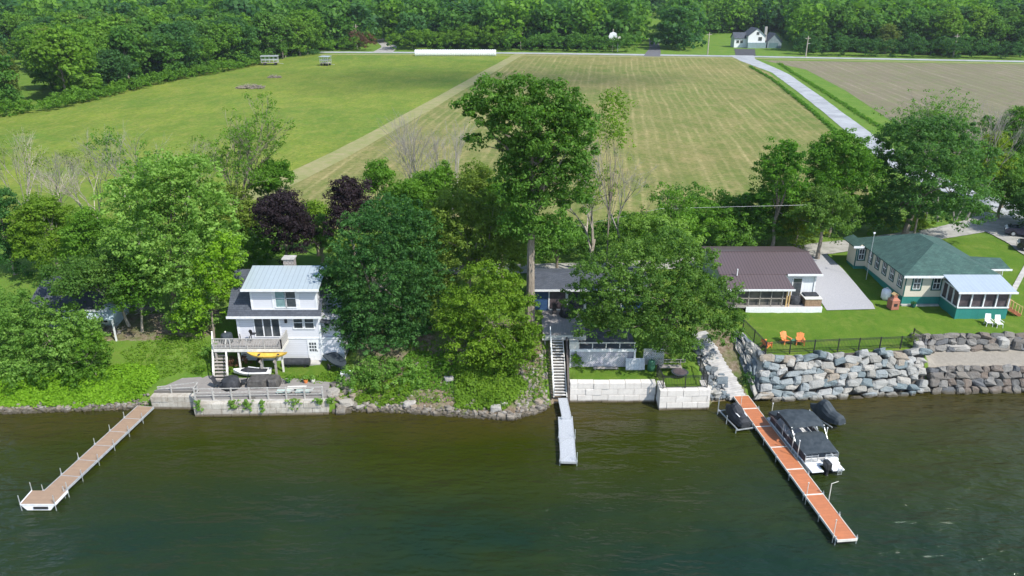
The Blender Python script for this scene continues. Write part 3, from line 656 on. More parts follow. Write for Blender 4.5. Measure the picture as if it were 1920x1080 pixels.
MB(T).box(hx0, hy, 1.2, hx1, hb, 6.25).build('wall', 'siding', H1)
MB(T).box(hx1+.003, hy-.0, 1.2, -15.3, hb-1, 3.75).build('side_wing', 'siding', H1)
MB(T).box(hx1+.003, hy+.4, 3.753, -15.6, hb-1.2, 5.6).build('upper_side_wing', 'siding', H1)
for x_ in (-24.752, -17.248): MB(T).add([(x_, hy+.5, 6.25), (x_, hb-.5, 6.25), (x_, 66.4, 9.1)], [(0, 1, 2)]).build('gable', 'siding', H1)
MB(T).slab([(-17.2, hy-.2, 5.5), (-15.2, hy-.2, 5.2), (-15.2, hb-1, 5.2), (-17.2, hb-1, 5.5)], .12).build('wing_roof', 'shgrey', H1)
# trim
tb = MB(T)
for x in (hx0, hx1-.16): tb.box(x-.02, hy-.03, 1.5, x+.18, hy-.002, 6.1)
tb.box(hx0-.02+3.7, hy-.05, 3.66, -15.28, hy-.002, 3.82)
tb.build('trim', 'white', H1)
# main roof, steep; dormer in the middle
yr, zr = 66.3, 9.35
rf = MB(T)
rf.slab([(-25.35, 62.85, 6.12), (-17.0, 62.85, 6.12), (-17.0, yr, zr), (-25.35, yr, zr)][::1], .14)
rf.slab([(-25.35, yr, zr), (-17.0, yr, zr), (-17.0, hb+.4, 6.12), (-25.35, hb+.4, 6.12)], .14)
roof = rf.build('roof', 'shgrey', H1)
MB(T).box(-25.4, 62.78, 5.93, -16.98, 62.845, 6.14).box(-25.42, 62.85, 5.95, -25.36, 62.9, 6.12).build('fascia', 'white', roof)
DY = 63.35
dm = MB(T); dm.box(-23.2, DY, 6.3, -17.3, 66.2, 8.62)
dorm = dm.build('dormer', 'siding', H1)
tb = MB(T)
for x in (-23.22, -17.46): tb.box(x, DY-.03, 6.65, x+.17, DY-.002, 8.6)
tb.box(-23.2, DY-.035, 6.58, -17.3, DY-.002, 6.72); tb.box(-21.3, DY-.045, 6.73, -21.08, DY-.002, 8.6); tb.box(-19.1, DY-.045, 6.73, -18.88, DY-.002, 8.6)
tb.build('trim', 'white', dorm)
dr = MB(T); dr.slab([(-23.75, 62.85, 8.72), (-16.95, 62.85, 8.72), (-16.95, 66.5, 9.62), (-23.75, 66.5, 9.62)], .1)
drr = dr.build('dormer_roof', 'roofblue', H1)
MB(T).box(-23.8, 62.78, 8.53, -16.93, 62.845, 8.74).build('fascia', 'white', drr)
window(H1, T, -20.98, -20.15, 6.85, 8.5, DY-.003, 'h', 'white', 'glassl', label='half open window pane with pale curtain')
window(H1, T, -20.03, -19.2, 6.85, 8.5, DY-.003, 'h', 'white', 'glass')
# chimney
ch = MB(T).box(-20.95, 66.6, 8.6, -20.0, 67.4, 10.15).build('chimney', 'stonech', H1)
MB(T).box(-21.05, 66.5, 10.153, -19.9, 67.5, 10.27).build('chimney_cap', 'conc', ch)
# storey with the deck: sliding doors, windows
sd_ = MB(T)
for x in (-23.2, -22.4, -21.65, -20.9): sd_.box(x-.05, hy-.06, 3.95, x+.05, hy-.002, 5.95)
sd_.box(-23.25, hy-.06, 5.953, -20.85, hy-.002, 6.05); sd_.box(-23.25, hy-.06, 3.86, -20.85, hy-.002, 3.945)
slid = sd_.build('sliding_door', 'white', H1)
MB(T).box(-23.15, hy-.03, 3.95, -20.95, hy-.0025, 5.95).build('pane', 'glass', slid)
window(H1, T, -18.62, -17.85, 4.75, 5.85, hy-.003, 'h')
window(H1, T, -19.62, -18.85, 4.75, 5.85, hy-.003, 'h')
MB(T).box(-20.4, hy-.16, 5.3, -20.2, hy-.003, 5.65).build('wall_lamp', 'black', H1)
# basement door
dd = MB(T).box(-18.6, hy-.05, 1.55, -17.6, hy-.004, 3.6).build('door', 'white', H1)
gl = MB(T)
for i in range(3):
    for j in range(3): gl.box(-18.43+.23*i, hy-.062, 2.45+.32*j, -18.26+.23*i, hy-.052, 2.68+.32*j)
gl.build('pane', 'glass', dd); MB(T).tube((-17.72, hy-.07, 2.5), (-17.72, hy-.1, 2.5), .04).build('handle', 'black', dd)
MB(T).box(-18.8, hy-.9, 1.4, -17.4, hy-.06, 1.56).build('doorstep', 'conc', H1)
# raised deck
DT = (-23.3, 62.2, 1.4)
D1 = thing('raised_deck', 'white railed raised wooden deck on posts in front of the sliding doors', 'deck', DT)
x0, x1, y0, y1, dz = -26.3, -20.3, 61.3, 63.3, 3.72
MB(DT).box(x0, y0, dz-.12, x1, y1-.003, dz).build('deck_floor', 'boards', D1)
MB(DT).box(x0-.02, y0-.05, dz-.3, x1+.02, y0-.003, dz-.02).box(x1+.003, y0, dz-.3, x1+.05, y1-.01, dz-.02).build('rim_joist', 'bone', D1)
for px_, py_ in ((x0+.1, y0+.1), (-24.2, y0+.1), (x1-.1, y0+.1), (x1-1.9, y0+.1)):
    MB(DT).box(px_-.07, py_-.07, 1.3, px_+.07, py_+.07, dz-.125).build('post', 'bone' if px_ > -25 else 'wood', D1)
rl = MB(DT)
def railing(rl, pts, zb, h=.95, bal=.14, post=1.5, w=.04, post_w=.09, top=.09):
    for (a, b) in zip(pts[:-1], pts[1:]):
        za = zb if not isinstance(zb, (list, tuple)) else None
        A3 = Vector((a[0], a[1], a[2] if len(a) > 2 else zb)); B3 = Vector((b[0], b[1], b[2] if len(b) > 2 else zb)); ln = (B3-A3).length
        rl.bar(A3+Vector((0, 0, h)), B3+Vector((0, 0, h)), top, .05)
        rl.bar(A3+Vector((0, 0, .12)), B3+Vector((0, 0, .12)), w*1.3, w*1.3)
        k = max(1, round(ln/post))
        for i in range(k+1): q = A3.lerp(B3, i/k); rl.box(q.x-post_w/2, q.y-post_w/2, q.z, q.x+post_w/2, q.y+post_w/2, q.z+h-.026)
        if bal:
            k = int(ln/bal)
            for i in range(1, k): q = A3.lerp(B3, i/k); rl.box(q.x-w/2, q.y-w/2, q.z+.15, q.x+w/2, q.y+w/2, q.z+h-.03)
railing(rl, [(x0, y1-.4), (x0, y0), (x1, y0), (x1, y1-.1)][1:], dz); rl.build('railing', 'railw', D1)
# stairs to the deck along its left side
ST_ = (-26.6, 60.6, 1.35)
S1 = thing('wooden_staircase', 'weathered wooden staircase with rails climbing to the raised deck', 'stairs', ST_)
p0, p1 = Vector((-25.2-.15, 59.7, 1.35)), Vector((-26.1-.2, 62.9, dz)); nS = 12
for k in range(nS):
    q = p0.lerp(p1, (k+.5)/nS); MB(ST_).box(q.x-.55, q.y-.16, q.z+.02, q.x+.55, q.y+.14, q.z+.065).build('tread', 'wood', S1)
for sx in (-.6, .6):
    q0, q1 = p0+Vector((sx, -.1, 0)), p1+Vector((sx, 0, 0)); mb = MB(ST_); mb.bar(q0+Vector((0, 0, -.05)), q1, .05, .28); mb.build('stringer', 'bone', S1)
    mb = MB(ST_); mb.bar(q0+Vector((0, 0, .95)), q1+Vector((0, 0, .95)), .1, .05)
    for k in range(4): q = q0.lerp(q1, k/3); mb.box(q.x-.045, q.y-.045, q.z-.1, q.x+.045, q.y+.045, q.z+.93)
    mb.bar(q0+Vector((0, 0, .5)), q1+Vector((0, 0, .5)), .04, .04); mb.build('handrail', 'bone', S1)
# objects round it
def grill(name, label, x, y, z, rz, covered=False, s=1.):
    t = thing(name, label, 'grill', (x, y, z), rz); mb = MB()
    for a in (-.5, .5):
        for b in (-.22, .22): mb.box(a*s-.03, b*s-.03, 0, a*s+.03, b*s+.03, .7*s)
    mb.build('stand', 'black', t)
    rings = []
    for zz, rx, ry in ((.7, .6, .3), (.88, .62, .32), (1.05, .58, .3), (1.18, .45, .2)):
        rings.append([(rx*s*(1 if abs(c) > .5 else c*1.4), ry*s*e, zz*s) for c, e in ((-1, -1), (1, -1), (1, 1), (-1, 1))])
    MB().hull(rings).build('lid', 'coverb' if covered else 'black', t, bevel=.03)
    MB().box(.62*s, -.22*s, .82*s, 1.0*s, .22*s, .87*s).build('side_shelf', 'black', t)
    return t
grill('gas_grill', 'closed black gas grill on the raised white deck', -23.9, 62.6, dz, 0)
def covered_table(name, label, x, y, z, r, h, mat, rz=0, lobes=7, cat='table', seed=1):
    t = thing(name, label, cat, (x, y, z), rz); g2 = np.random.default_rng(seed); rings = []
    for k, (zz, f) in enumerate(((0, 1.12), (h*.45, 1.03), (h*.86, .98), (h, .85), (h*1.1, .3))):
        rings.append([(math.cos(a)*r*f*(1+.06*math.sin(lobes*a+k)+.03*g2.normal()), math.sin(a)*r*f*(1+.06*math.cos(lobes*a)), zz) for a in np.linspace(0, 2*math.pi, 22, endpoint=False)])
    MB().hull(rings).build('canvas_cover', mat, t, smooth=True)
    return t
covered_table('patio_table', 'round table under a dark grey cover at the left end of the raised deck', -25.55, 62.7, dz, .5, .8, 'cover', seed=3)
# yellow canoe held on two wooden posts
KT = (-21.5, 60.95, 3.3)
K = thing('canoe', 'yellow canoe resting across two wooden posts under the deck rail', 'canoe', KT)
rings = []
for i in range(15):
    t = i/14*2-1; wv = .4*(1-abs(t)**2.4)+.02; sh = .22*abs(t)**3
    rings.append([(t*1.65, wv*math.cos(a), -.3*math.sin(a)*(1-.4*abs(t)**3)+sh) for a in np.linspace(0, math.pi, 9)]+[(t*1.75, -wv*.88, sh-.03), (t*1.75, 0, sh-.04-.2*(1-abs(t))), (t*1.75, wv*.88, sh-.03)])
MB().hull(rings).build('hull', 'yellow', K, smooth=False)
mb = MB()
for s_ in (-1, 1):
    for i in range(14):
        t0, t1 = i/14*2-1, (i+1)/14*2-1; f_ = lambda t: (t*1.75, s_*(.4*(1-abs(t)**2.4)+.02), .22*abs(t)**3+.02)
        mb.bar(f_(t0), f_(t1), .05, .04)
mb.build('gunwale', 'yellow', K)
for a_ in (-.9, .8): MB().box(a_, -.35, -.06, a_+.2, .35, -.02).build('seat', 'coverb', K)
for i, (x_, lb) in enumerate(((-22.15, 'short wooden post carrying the left part of the yellow canoe'), (-20.9, 'short wooden post carrying the right part of the yellow canoe'))):
    tt = thing('canoe_post', lb, 'post', (x_, 60.95, 1.42)); MB().box(-.08, -.08, -.1, .08, .08, 1.3).build('post', 'wood', tt)
    mb = MB(); mb.bar((0, -.45, 1.38), (0, .45, 1.38), .1, .1); mb.bar((0, 0, .9), (0, .4, 1.33), .06, .06); mb.bar((0, 0, .9), (0, -.4, 1.33), .06, .06); mb.build('cross_arm', 'wood', tt)
def tub_boat(name, label, x, y, z, rz, L_=3., W=1.15, hull='white', seat='coverb', cat='boat'):
    t = thing(name, label, cat, (x, y, z), rz); rings = []
    for i in range(12):
        u = i/11; wv = W/2*(1-max(0, (u-.55)/.45)**2.2)*(.92 if u < .05 else 1); wv = max(wv, .06); rise = .22*max(0, (u-.5)/.5)**2
        rings.append([((u-.5)*L_, wv*math.cos(a)*(1 if math.sin(a) < .3 else .82), .02+rise+(.42 if k in (0, 8) else .42*(1-math.sin(a)))) for k, a in enumerate(np.linspace(0, math.pi, 9))])
    MB().hull(rings).build('hull', hull, t, bevel=.02)
    mb = MB(); mb.hull([[(x_, -w_, h_), (x_, w_, h_), (x_, w_*.6, h_+.22*k), (x_, -w_*.6, h_+.22*k)] for x_, w_, h_, k in ((-.42*L_, .34, .46, .3), (-.1*L_, .38, .47, .7), (.12*L_, .36, .48, 1.2), (.3*L_, .2, .52, .2))])
    mb.build('seat_cover', seat, t, bevel=.03)
    MB().bar((-.2*L_, -.06, .66), (.1*L_, -.1, .78), .1, .03).build('stripe_panel', 'white', t)
    return t
tub_boat('water_scooter', 'white and black water scooter parked on the lawn under the raised deck', -23.0, 60.8, 1.36, R(182), 3.2, 1.25, cat='water scooter')
t = thing('fuel_tank', 'long dark horizontal tank against the basement wall', 'tank', (-19.4, 62.3, 1.48))
MB().tube((-1.15, 0, .42), (1.15, 0, .42), .36, n=16).build('tank', 'coverb', t, smooth=False); MB().box(-.8, -.25, 0, -.65, .25, .2).box(.65, -.25, 0, .8, .25, .2).build('leg', 'black', t)
t = thing('garden_chair', 'small dark chair in the shade below the raised deck', 'chair', (-22.9, 62.7, 1.48))
MB().box(-.25, -.25, .38, .25, .25, .43).build('seat', 'black', t); MB().box(-.25, .22, .43, .25, .27, .9).build('backrest', 'black', t)
for a in (-.22, .22):
    for b in (-.22, .22): MB().box(a-.02, b-.02, 0, a+.02, b+.02, .38).build('leg', 'black', t)
t = thing('boat_trailer', 'dark rowing boat on a small trailer beside the basement door', 'boat', (-15.7, 61.9, 1.5), R(-52))
rings = []
for i in range(9):
    u = i/8*2-1; wv = .62*(1-max(0, u)**2.5)+.03
    rings.append([(u*1.6, wv*math.cos(a), .85-.42*math.sin(a)) for a in np.linspace(0, math.pi, 8)])
MB().hull(rings).build('hull', 'cover', t); MB().bar((-1.5, 0, .35), (2.0, 0, .3), .08).bar((-.2, -.7, .3), (-.2, .7, .3), .07).build('trailer_frame', 'galv', t)
for s_ in (-1, 1): MB().tube((-.2, s_*.66, .28), (-.2, s_*.8, .28), .28, n=16).build('wheel', 'rubber', t)
t = thing('cool_box', 'small white box among plants right of the patio', 'box', (-14.6, 60.2, gz(-14.6, 60.2)), R(10))
MB().box(-.42, -.3, 0, .42, .3, .42).build('body', 'bone', t, bevel=.04); MB().box(-.44, -.32, .423, .44, .32, .52).build('lid', 'white', t, bevel=.03)
# ------------------------------------------------------------ seawall and patio of the left cottage
def blockwall(name, label, segs, th, z0, z1, mat, cap=None, group=None):
    o = (segs[0][0], segs[0][1], 0); t = thing(name, label, 'wall', o)
    for i, (a, b) in enumerate(zip(segs[:-1], segs[1:])):
        d = Vector((b[0]-a[0], b[1]-a[1], 0)); ln = d.length; rz = math.atan2(d.y, d.x)
        w_ = MB(); w_.box(0, 0, z0, ln, th, z1); ww = w_.build('wall_face', mat, t); ww.location = (a[0]-o[0], a[1]-o[1], 0); ww.rotation_euler = (0, 0, rz)
    return t
SW = thing('seawall', 'old stained concrete block seawall below the left cottage patio', 'wall', (-20.9, 56.5, 0))
def blk(t, segs, rows, bl, bh, th, z0, mat, seed, gap=.03, top=0.):
    """courses of separate big blocks, staggered; one mesh per wall face"""
    g2 = np.random.default_rng(seed); off = t.location
    for fi, (a, b) in enumerate(segs):
        mb = MB(off); d = Vector((b[0]-a[0], b[1]-a[1], 0)); ln = d.length; d.normalize(); nn = Vector((-d.y, d.x, 0))
        for r in range(rows):
            x = -(bl*.5 if r % 2 else 0)
            while x < ln:
                xa, xb = max(0, x), min(ln, x+bl*g2.uniform(.96, 1.04)); x = xb if x >= 0 else xb
                if xb-xa < .08: continue
                j = g2.uniform(-.035, .035); p = Vector((a[0], a[1], 0))
                c0 = p+d*(xa+gap/2)+nn*j; c1 = p+d*(xb-gap/2)+nn*(j+g2.uniform(-.01, .01)); zz0, zz1 = z0+r*bh+gap/2*(r > 0), z0+(r+1)*bh-gap/2+g2.uniform(-.008, .008)
                c2 = c1+nn*th; c3 = c0+nn*th
                vs = [(c.x, c.y, z) for z in (zz0, zz1) for c in (c0, c1, c2, c3)]
                mb.add(vs, [(0, 3, 2, 1), (4, 5, 6, 7), (0, 1, 5, 4), (1, 2, 6, 5), (2, 3, 7, 6), (3, 0, 4, 7)], float(g2.random()))
        mb.build('block_course', mat, t, bevel=.018)
def tintmat(name, ca, cb, dirt, da=.6):
    m, n, bs, L = nodes(name); bs.inputs['Roughness'].default_value = .92
    a = n.nodes.new('ShaderNodeAttribute'); a.attribute_name = 'tint'; s = n.nodes.new('ShaderNodeSeparateColor'); L.new(a.outputs['Color'], s.inputs[0])
    v = coords(n); f = noise(n, v, 1.1, 6, .7); f2 = noise(n, v, 7, 4, .65); st = noise(n, coords(n, (3, 3, .4)), 1.4, 4, .6)
    c = mixc(n, s.outputs[0], ca, cb); c = mixc(n, math2(n, 'MULTIPLY', ramp(n, f, .42, .68), da), c, dirt); c = mixc(n, math2(n, 'MULTIPLY', ramp(n, st, .5, .75), da*.8), c, dirt); c = mixc(n, ramp(n, f2, .45, .8, 0, .35), c, dirt)
    sx = n.nodes.new('ShaderNodeSeparateXYZ'); g_ = n.nodes.new('ShaderNodeNewGeometry'); L.new(g_.outputs['Position'], sx.inputs[0])
    wet = ramp(n, math2(n, 'ADD', sx.outputs[2], math2(n, 'MULTIPLY', f, .25)), .42, .22); c = mixc(n, wet, c, (.1, .08, .05))
    L.new(c, bs.inputs['Base Color']); bump(n, bs, f2, .5, .04); return m
M['blkold'] = tintmat('stained_concrete_block', (.5, .48, .43), (.4, .37, .32), (.2, .17, .13), .75)
M['blknew'] = tintmat('pale_concrete_block', (.66, .63, .59), (.58, .55, .51), (.4, .37, .34), .4)
blk(SW, [((-26.5, 56.0), (-15.4, 56.35)), ((-30.6, 57.25), (-26.6, 57.2)), ((-26.5, 57.2), (-26.5, 56.05))], 3, 1.5, .52, .7, -.35, 'blkold', 5)
MB((-20.9, 56.5, 0)).box(-26.6, 56.62, 1.0, -15.4, 57.3, 1.2).build('capping', 'conc', SW)
pt = thing('patio_deck', 'weathered grey boarded patio along the seawall', 'deck', (-22, 58.2, 1.2))
MB((-22, 58.2, 1.2)).prism([(-30.5, 57.9), (-26.6, 57.9), (-26.6, 56.75), (-15.6, 57.0), (-15.8, 59.4), (-19, 60.1), (-25, 60.2), (-26.5, 60.6), (-28.6, 60.7)], 1.16, 1.42).build('deck_boards', 'boardsy', pt)
RT = (-21, 56.8, 1.42)
t = thing('patio_railing', 'low white three rail fence along the long seawall', 'railing', RT)
mb = MB(RT)
for hh in (.22, .5, .86): mb.bar((-26.5, 56.65, 1.42+hh), (-15.9, 57.0, 1.42+hh), .05, .07)
mb.build('rail', 'railw', t)
for k in range(8): q = Vector((-26.5, 56.66, 1.42)).lerp(Vector((-15.9, 57.0, 1.42)), k/7); MB(RT).box(q.x-.06, q.y-.06, 1.15, q.x+.06, q.y+.06, 2.32).build('post', 'railw', t)
mb = MB(RT); mb.bar((-26.6, 56.75, 1.6), (-26.6, 57.8, 1.6), .05, .08).bar((-26.6, 56.75, 2.25), (-26.6, 57.8, 2.25), .05, .08); mb.build('side_rail', 'railw', t)
t = thing('patio_railing', 'short leaning two rail fence at the left end of the patio', 'railing', (-28.5, 58, 1.42)); mb = MB((-28.5, 58, 1.42))
for hh in (.35, .8): mb.bar((-30.2, 57.95, 1.42+hh*.4), (-26.7, 57.9, 1.42+hh), .05, .09)
for x_ in (-29, -26.8): mb.box(x_-.05, 57.85, 1.2, x_+.05, 57.97, 2.25 if x_ > -28 else 1.95)
mb.build('rail', 'railw', t)
covered_table('covered_table', 'round patio table under a black cover on the grey patio', -24.1, 58.55, 1.42, .72, .85, 'coverb', seed=5)
for i, (x_, y_, rz_, lb) in enumerate(((-25.2, 58.5, 80, 'folded dark patio chair left of the black covered table'), (-23.1, 58.9, -70, 'dark patio chair right of the black covered table'))):
    t = thing('patio_chair', lb, 'chair', (x_, y_, 1.42), R(rz_)); MB().box(-.26, -.26, .38, .26, .26, .43).build('seat', 'coverb', t)
    MB().slab([(-.26, .24, .43), (.26, .24, .43), (.26, .45, 1.0), (-.26, .45, 1.0)], .04).build('backrest', 'coverb', t)
    for a in (-.24, .24):
        for b in (-.24, .24): MB().tube((a, b, 0), (a, b*.8, .38), .02, n=6).build('leg', 'black', t)
t = thing('covered_sofa', 'L shaped patio sofa under a wrinkled dark grey cover', 'sofa', (-21.3, 58.9, 1.42))
rings = []
g2 = np.random.default_rng(8)
for zz, f in ((0, 1.04), (.38, 1.0), (.66, .97), (.78, .8)):
    rings.append([(x_*f+g2.normal()*.02, y_*f+g2.normal()*.02, zz+g2.normal()*.015) for x_, y_ in ((-1.35, -.7), (-.6, -.72), (0, -.7), (.3, -.3), (.55, -.75), (1.2, -.7), (1.3, 0), (1.2, .6), (.4, .68), (-.5, .66), (-1.3, .6), (-1.38, 0))])
MB().hull(rings).build('canvas_cover', 'coverb', t, bevel=.03); M['cov2'] = pm('brown_black_canvas', (.05, .047, .045), (.09, .085, .08), 3, .8, .5); t.children[0].data.materials[0] = M['cov2']
for i, (x_, c_, lb) in enumerate(((-18.3, 'bone', 'white board lying on the right end of the patio'), )):
    t = thing('bench', lb, 'bench', (x_, 57.9, 1.42), R(4)); MB().box(-.8, -.22, .3, .8, .22, .36).build('seat', c_, t)
    for a in (-.65, .65): MB().box(a-.04, -.18, 0, a+.04, .18, .3).build('leg', 'wood', t)
for i, x_ in enumerate((-19.2, -17.6)):
    t = thing('sun_lounger', ('pale green sun lounger near the middle of the seawall rail' if i == 0 else 'pale green sun lounger near the right end of the seawall rail'), 'sun lounger', (x_, 57.35, 1.42), 0)
    MB().box(-.65, -.26, .26, .5, .26, .3).build('seat', 'pgreen', t); MB().slab([(.5, -.26, .3), (.5, .26, .3), (.85, .26, .5), (.85, -.26, .5)][::1], .04).build('backrest', 'bone', t)
    for a in (-.55, .4):
        for b in (-.2, .2): MB().tube((a, b, 0), (a, b, .26), .02, n=6).build('leg', 'white', t)
for i, (x_, y_, c_, lb) in enumerate(((-17.9, 59.3, 'orangep', 'small terracotta flower pot behind the patio'), (-17.3, 59.4, 'bone', 'small white flower pot right of the terracotta one'), (-19.4, 59.3, 'green', 'dark green potted shrub on the patio'))):
    t = thing('flower_pot', lb, 'plant pot', (x_, y_, 1.42)); MB().tube((0, 0, 0), (0, 0, .3), .14, .2, 10).build('pot', c_, t)
    g2 = np.random.default_rng(60+i); V_, Q_, T_ = leafcloud(g2, np.array([[0, 0, .5]]), np.array([.3+.15*(i == 2)]), np.array([.5]), 90, .16); link('foliage', npmesh('foliage', V_, Q_, LM['mid' if i == 2 else 'bright'], T_), t)
# creeper tufts on the seawall
g2 = np.random.default_rng(14)
for i, (px_, w_, h_, lb) in enumerate(((372, .35, .9, 'narrow green creeper at the left corner of the seawall'), (435, .7, .8, 'first bushy creeper hanging over the seawall'), (460, .8, 1., 'second bushy creeper beside the first one'), (490, .22, 1.1, 'thin creeper strand near the middle of the seawall'), (552, .9, 1., 'widest bushy creeper on the seawall'), (598, .5, .45, 'small creeper tuft near the right end of the seawall'), (618, .5, .4, 'last creeper tuft at the right end of the seawall'))):
    x_, y_ = at(px_, 765, .9); k = 26; y_ = 56.0+(x_+26.5)*.0315
    C = np.stack([g2.normal(0, w_*.3, k), np.full(k, -.08)+g2.normal(0, .04, k), .15-g2.random(k)**1.3*h_], 1)
    t = thing('creeper', lb, 'creeper', (x_, y_, 1.42)); V_, Q_, T_ = leafcloud(g2, C, np.full(k, .13), np.full(k, .5), 14, .13, .1); link('leaves', npmesh('leaves', V_, Q_, LM['bright'], T_), t)
# ============================================================ HIDDEN COTTAGE far left
HT = (-38, 69, 2.8)
H0 = thing('hidden_cottage', 'small cottage with dark shingle roof and pale blue front half buried in trees', 'house', HT, 0)
MB(HT).box(-45, 67.2, 2.4, -37.8, 73, 5.4).build('wall', pm('pale_blue_siding', (.42, .52, .55), (.33, .42, .45), 2, .6), H0)
MB(HT).slab([(-45.4, 66.0, 5.4), (-38.5, 66.4, 5.4), (-38.5, 70.3, 7.2), (-45.4, 70.3, 7.2)], .12).slab([(-45.4, 70.3, 7.2), (-38.5, 70.3, 7.2), (-38.5, 74, 5.4), (-45.4, 74, 5.4)], .12).build('roof', 'shgrey', H0)
MB(HT).slab([(-41.5, 65.0, 4.9), (-36.8, 65.0, 4.9), (-36.8, 67.15, 5.35), (-41.5, 67.15, 5.35)], .1).build('porch_roof', pm('pale_blue_roofing', (.5, .6, .66), (.38, .47, .53), 1.5, .4), H0)
MB(HT).box(-45.5, 65.93, 5.24, -38.45, 65.99, 5.42).build('fascia', 'white', H0)
window(H0, HT, -39.4, -38.5, 3.6, 4.7, 67.197, 'v')
for i, x_ in enumerate((-41.4, -36.9)): MB(HT).box(x_-.06, 65.1, 2.2, x_+.06, 65.22, 4.86).build('post', 'white', H0)
# log and brush heap on the slope
def brush(name, label, x, y, rx, ry, h, nb, seed, mat='deadwood', r=.035, cat='brush pile', ln=1.2):
    g2 = np.random.default_rng(seed); t = thing(name, label, cat, (x, y, gz(x, y))); mb = MB()
    for i in range(nb):
        a = g2.uniform(0, 6.28); q = g2.random()**.5; px_, py_ = math.cos(a)*q*rx, math.sin(a)*q*ry; zz = g2.random()*h*(1-q*.7)+.05; b = g2.uniform(0, 3.14); l = ln*g2.uniform(.4, 1.2)
        mb.tube((px_-math.cos(b)*l/2, py_-math.sin(b)*l/2, max(.02, zz-.15*g2.random())), (px_+math.cos(b)*l/2, py_+math.sin(b)*l/2, zz+.35*g2.random()), r*g2.uniform(.5, 1.4), r*.4, 5)
    mb.build('sticks', mat, t); return t
x_, y_ = at(235, 598, 2.6); brush('brush_pile', 'long heap of dark cut branches under the trees beside the hidden cottage', x_, y_, 3.6, .9, .7, 190, 31)
x_, y_ = at(205, 640, 1.9); brush('brush_pile', 'small heap of dead twigs on the grassy slope', x_, y_, 1.5, .7, .5, 90, 32)
# ============================================================ BLUE COTTAGE in the middle
BT = (6.5, 70, 4.7)
H2 = thing('blue_cottage', 'low dark blue cottage with charcoal shingle roof behind the tall tree', 'house', BT)
MB(BT).box(2.2, 67.8, 4.2, 12.5, 72.6, 6.95).build('wall', 'sidingb', H2)
MB(BT).slab([(1.6, 67.3, 6.9), (13, 67.3, 6.9), (13, 70.2, 7.6), (1.6, 70.2, 7.6)], .12).slab([(1.6, 70.2, 7.6), (13, 70.2, 7.6), (13, 73.1, 6.9), (1.6, 73.1, 6.9)], .12).build('roof', 'shgrey', H2)
MB(BT).box(1.55, 67.22, 6.74, 13.05, 67.297, 6.92).build('fascia', 'white', H2)
for i in range(4):
    xx = 3.45+i*1.75; fr = MB(BT).box(xx, 67.73, 4.72, xx+.12, 67.797, 6.7).box(xx+1.63, 67.73, 4.72, xx+1.75, 67.797, 6.7).box(xx+.12, 67.73, 6.6, xx+1.63, 67.797, 6.7).box(xx+.12, 67.73, 4.62, xx+1.63, 67.797, 4.75).build('window', 'white', H2)
    MB(BT).box(xx+.125, 67.76, 4.755, xx+1.625, 67.797, 6.597).build('pane', 'screen' if i == 0 else 'glass', fr)
dk = thing('cottage_deck', 'grey boarded deck stepping down in front of the blue cottage', 'deck', (4.5, 65, 4.5)); o_ = (4.5, 65, 4.5)
MB(o_).box(2.75, 62.3, 4.42, 6.6, 67.7, 4.6).build('deck_floor', 'boards', dk); MB(o_).box(2.7, 62.22, 4.1, 6.6, 62.296, 4.55).build('rim_joist', 'bone', dk)
for x_ in (2.95, 6.2): MB(o_).box(x_-.08, 62.35, 3.0, x_+.08, 62.5, 4.415).build('post', 'wood', dk)
covered_table('covered_grill', 'dark covered heap on the deck before the blue cottage windows', 5.3, 66.6, 4.6, .75, .8, 'coverb', seed=11, cat='covered furniture')
t = thing('deck_chair', 'narrow dark folded chair left of the covered heap', 'chair', (4.0, 66.9, 4.6)); MB().box(-.2, -.2, .35, .2, .2, .4).build('seat', 'black', t); MB().box(-.2, .17, .4, .2, .21, .95).build('backrest', 'black', t)
for a in (-.18, .18): MB().box(a-.02, -.18, 0, a+.02, .18, .35).build('leg', 'black', t)
# long stairs down to the aluminium dock
o_ = (4.0, 60.2, .7); S2 = thing('long_staircase', 'steep white and grey staircase running straight down to the aluminium dock', 'stairs', o_)
p0, p1 = Vector((4.15, 58.25, .62)), Vector((3.95, 62.2, 4.35)); nS = 20
M['treadw'] = pm('pale_painted_treads', (.55, .54, .52), (.38, .37, .36), 2, .8)
for k in range(nS):
    q = p0.lerp(p1, (k+.5)/nS); MB(o_).box(q.x-.52, q.y-.12, q.z+.04, q.x+.52, q.y+.1, q.z+.09).build('tread', 'treadw', S2)
for sx in (-.56, .56): q0, q1 = p0+Vector((sx, -.1, 0)), p1+Vector((sx, 0, 0)); MB(o_).bar(q0, q1, .06, .26).build('stringer', 'bone', S2)
mb = MB(o_); q0, q1 = p0+Vector((-.56, -.1, .1)), p1+Vector((-.56, .1, .2)); mb.bar(q0+Vector((0, 0, .85)), q1+Vector((0, 0, .85)), .06)
for k in range(4): q = q0.lerp(q1, k/3); mb.box(q.x-.04, q.y-.04, q.z-.1, q.x+.04, q.y+.04, q.z+.83)
mb.build('handrail', 'galv', S2)
t = thing('stair_wall', 'dark timber retaining wall between the long staircase and the block wall', 'wall', (4.9, 60, 0))
MB((4.9, 60, 0)).add([(4.78, 58.3, 0), (4.95, 58.3, 0), (4.95, 64, 0), (4.78, 64, 0), (4.78, 58.3, 1.5), (4.95, 58.3, 1.5), (4.95, 62, 4.4), (4.78, 62, 4.4), (4.95, 64, 4.5), (4.78, 64, 4.5)],
    [(0, 4, 7, 9, 3), (1, 2, 8, 6, 5), (0, 1, 5, 4), (4, 5, 6, 7), (7, 6, 8, 9), (3, 9, 8, 2)]).build('timber_face', pm('dark_timber', (.12, .1, .09), (.07, .06, .055), 3, .9), t)
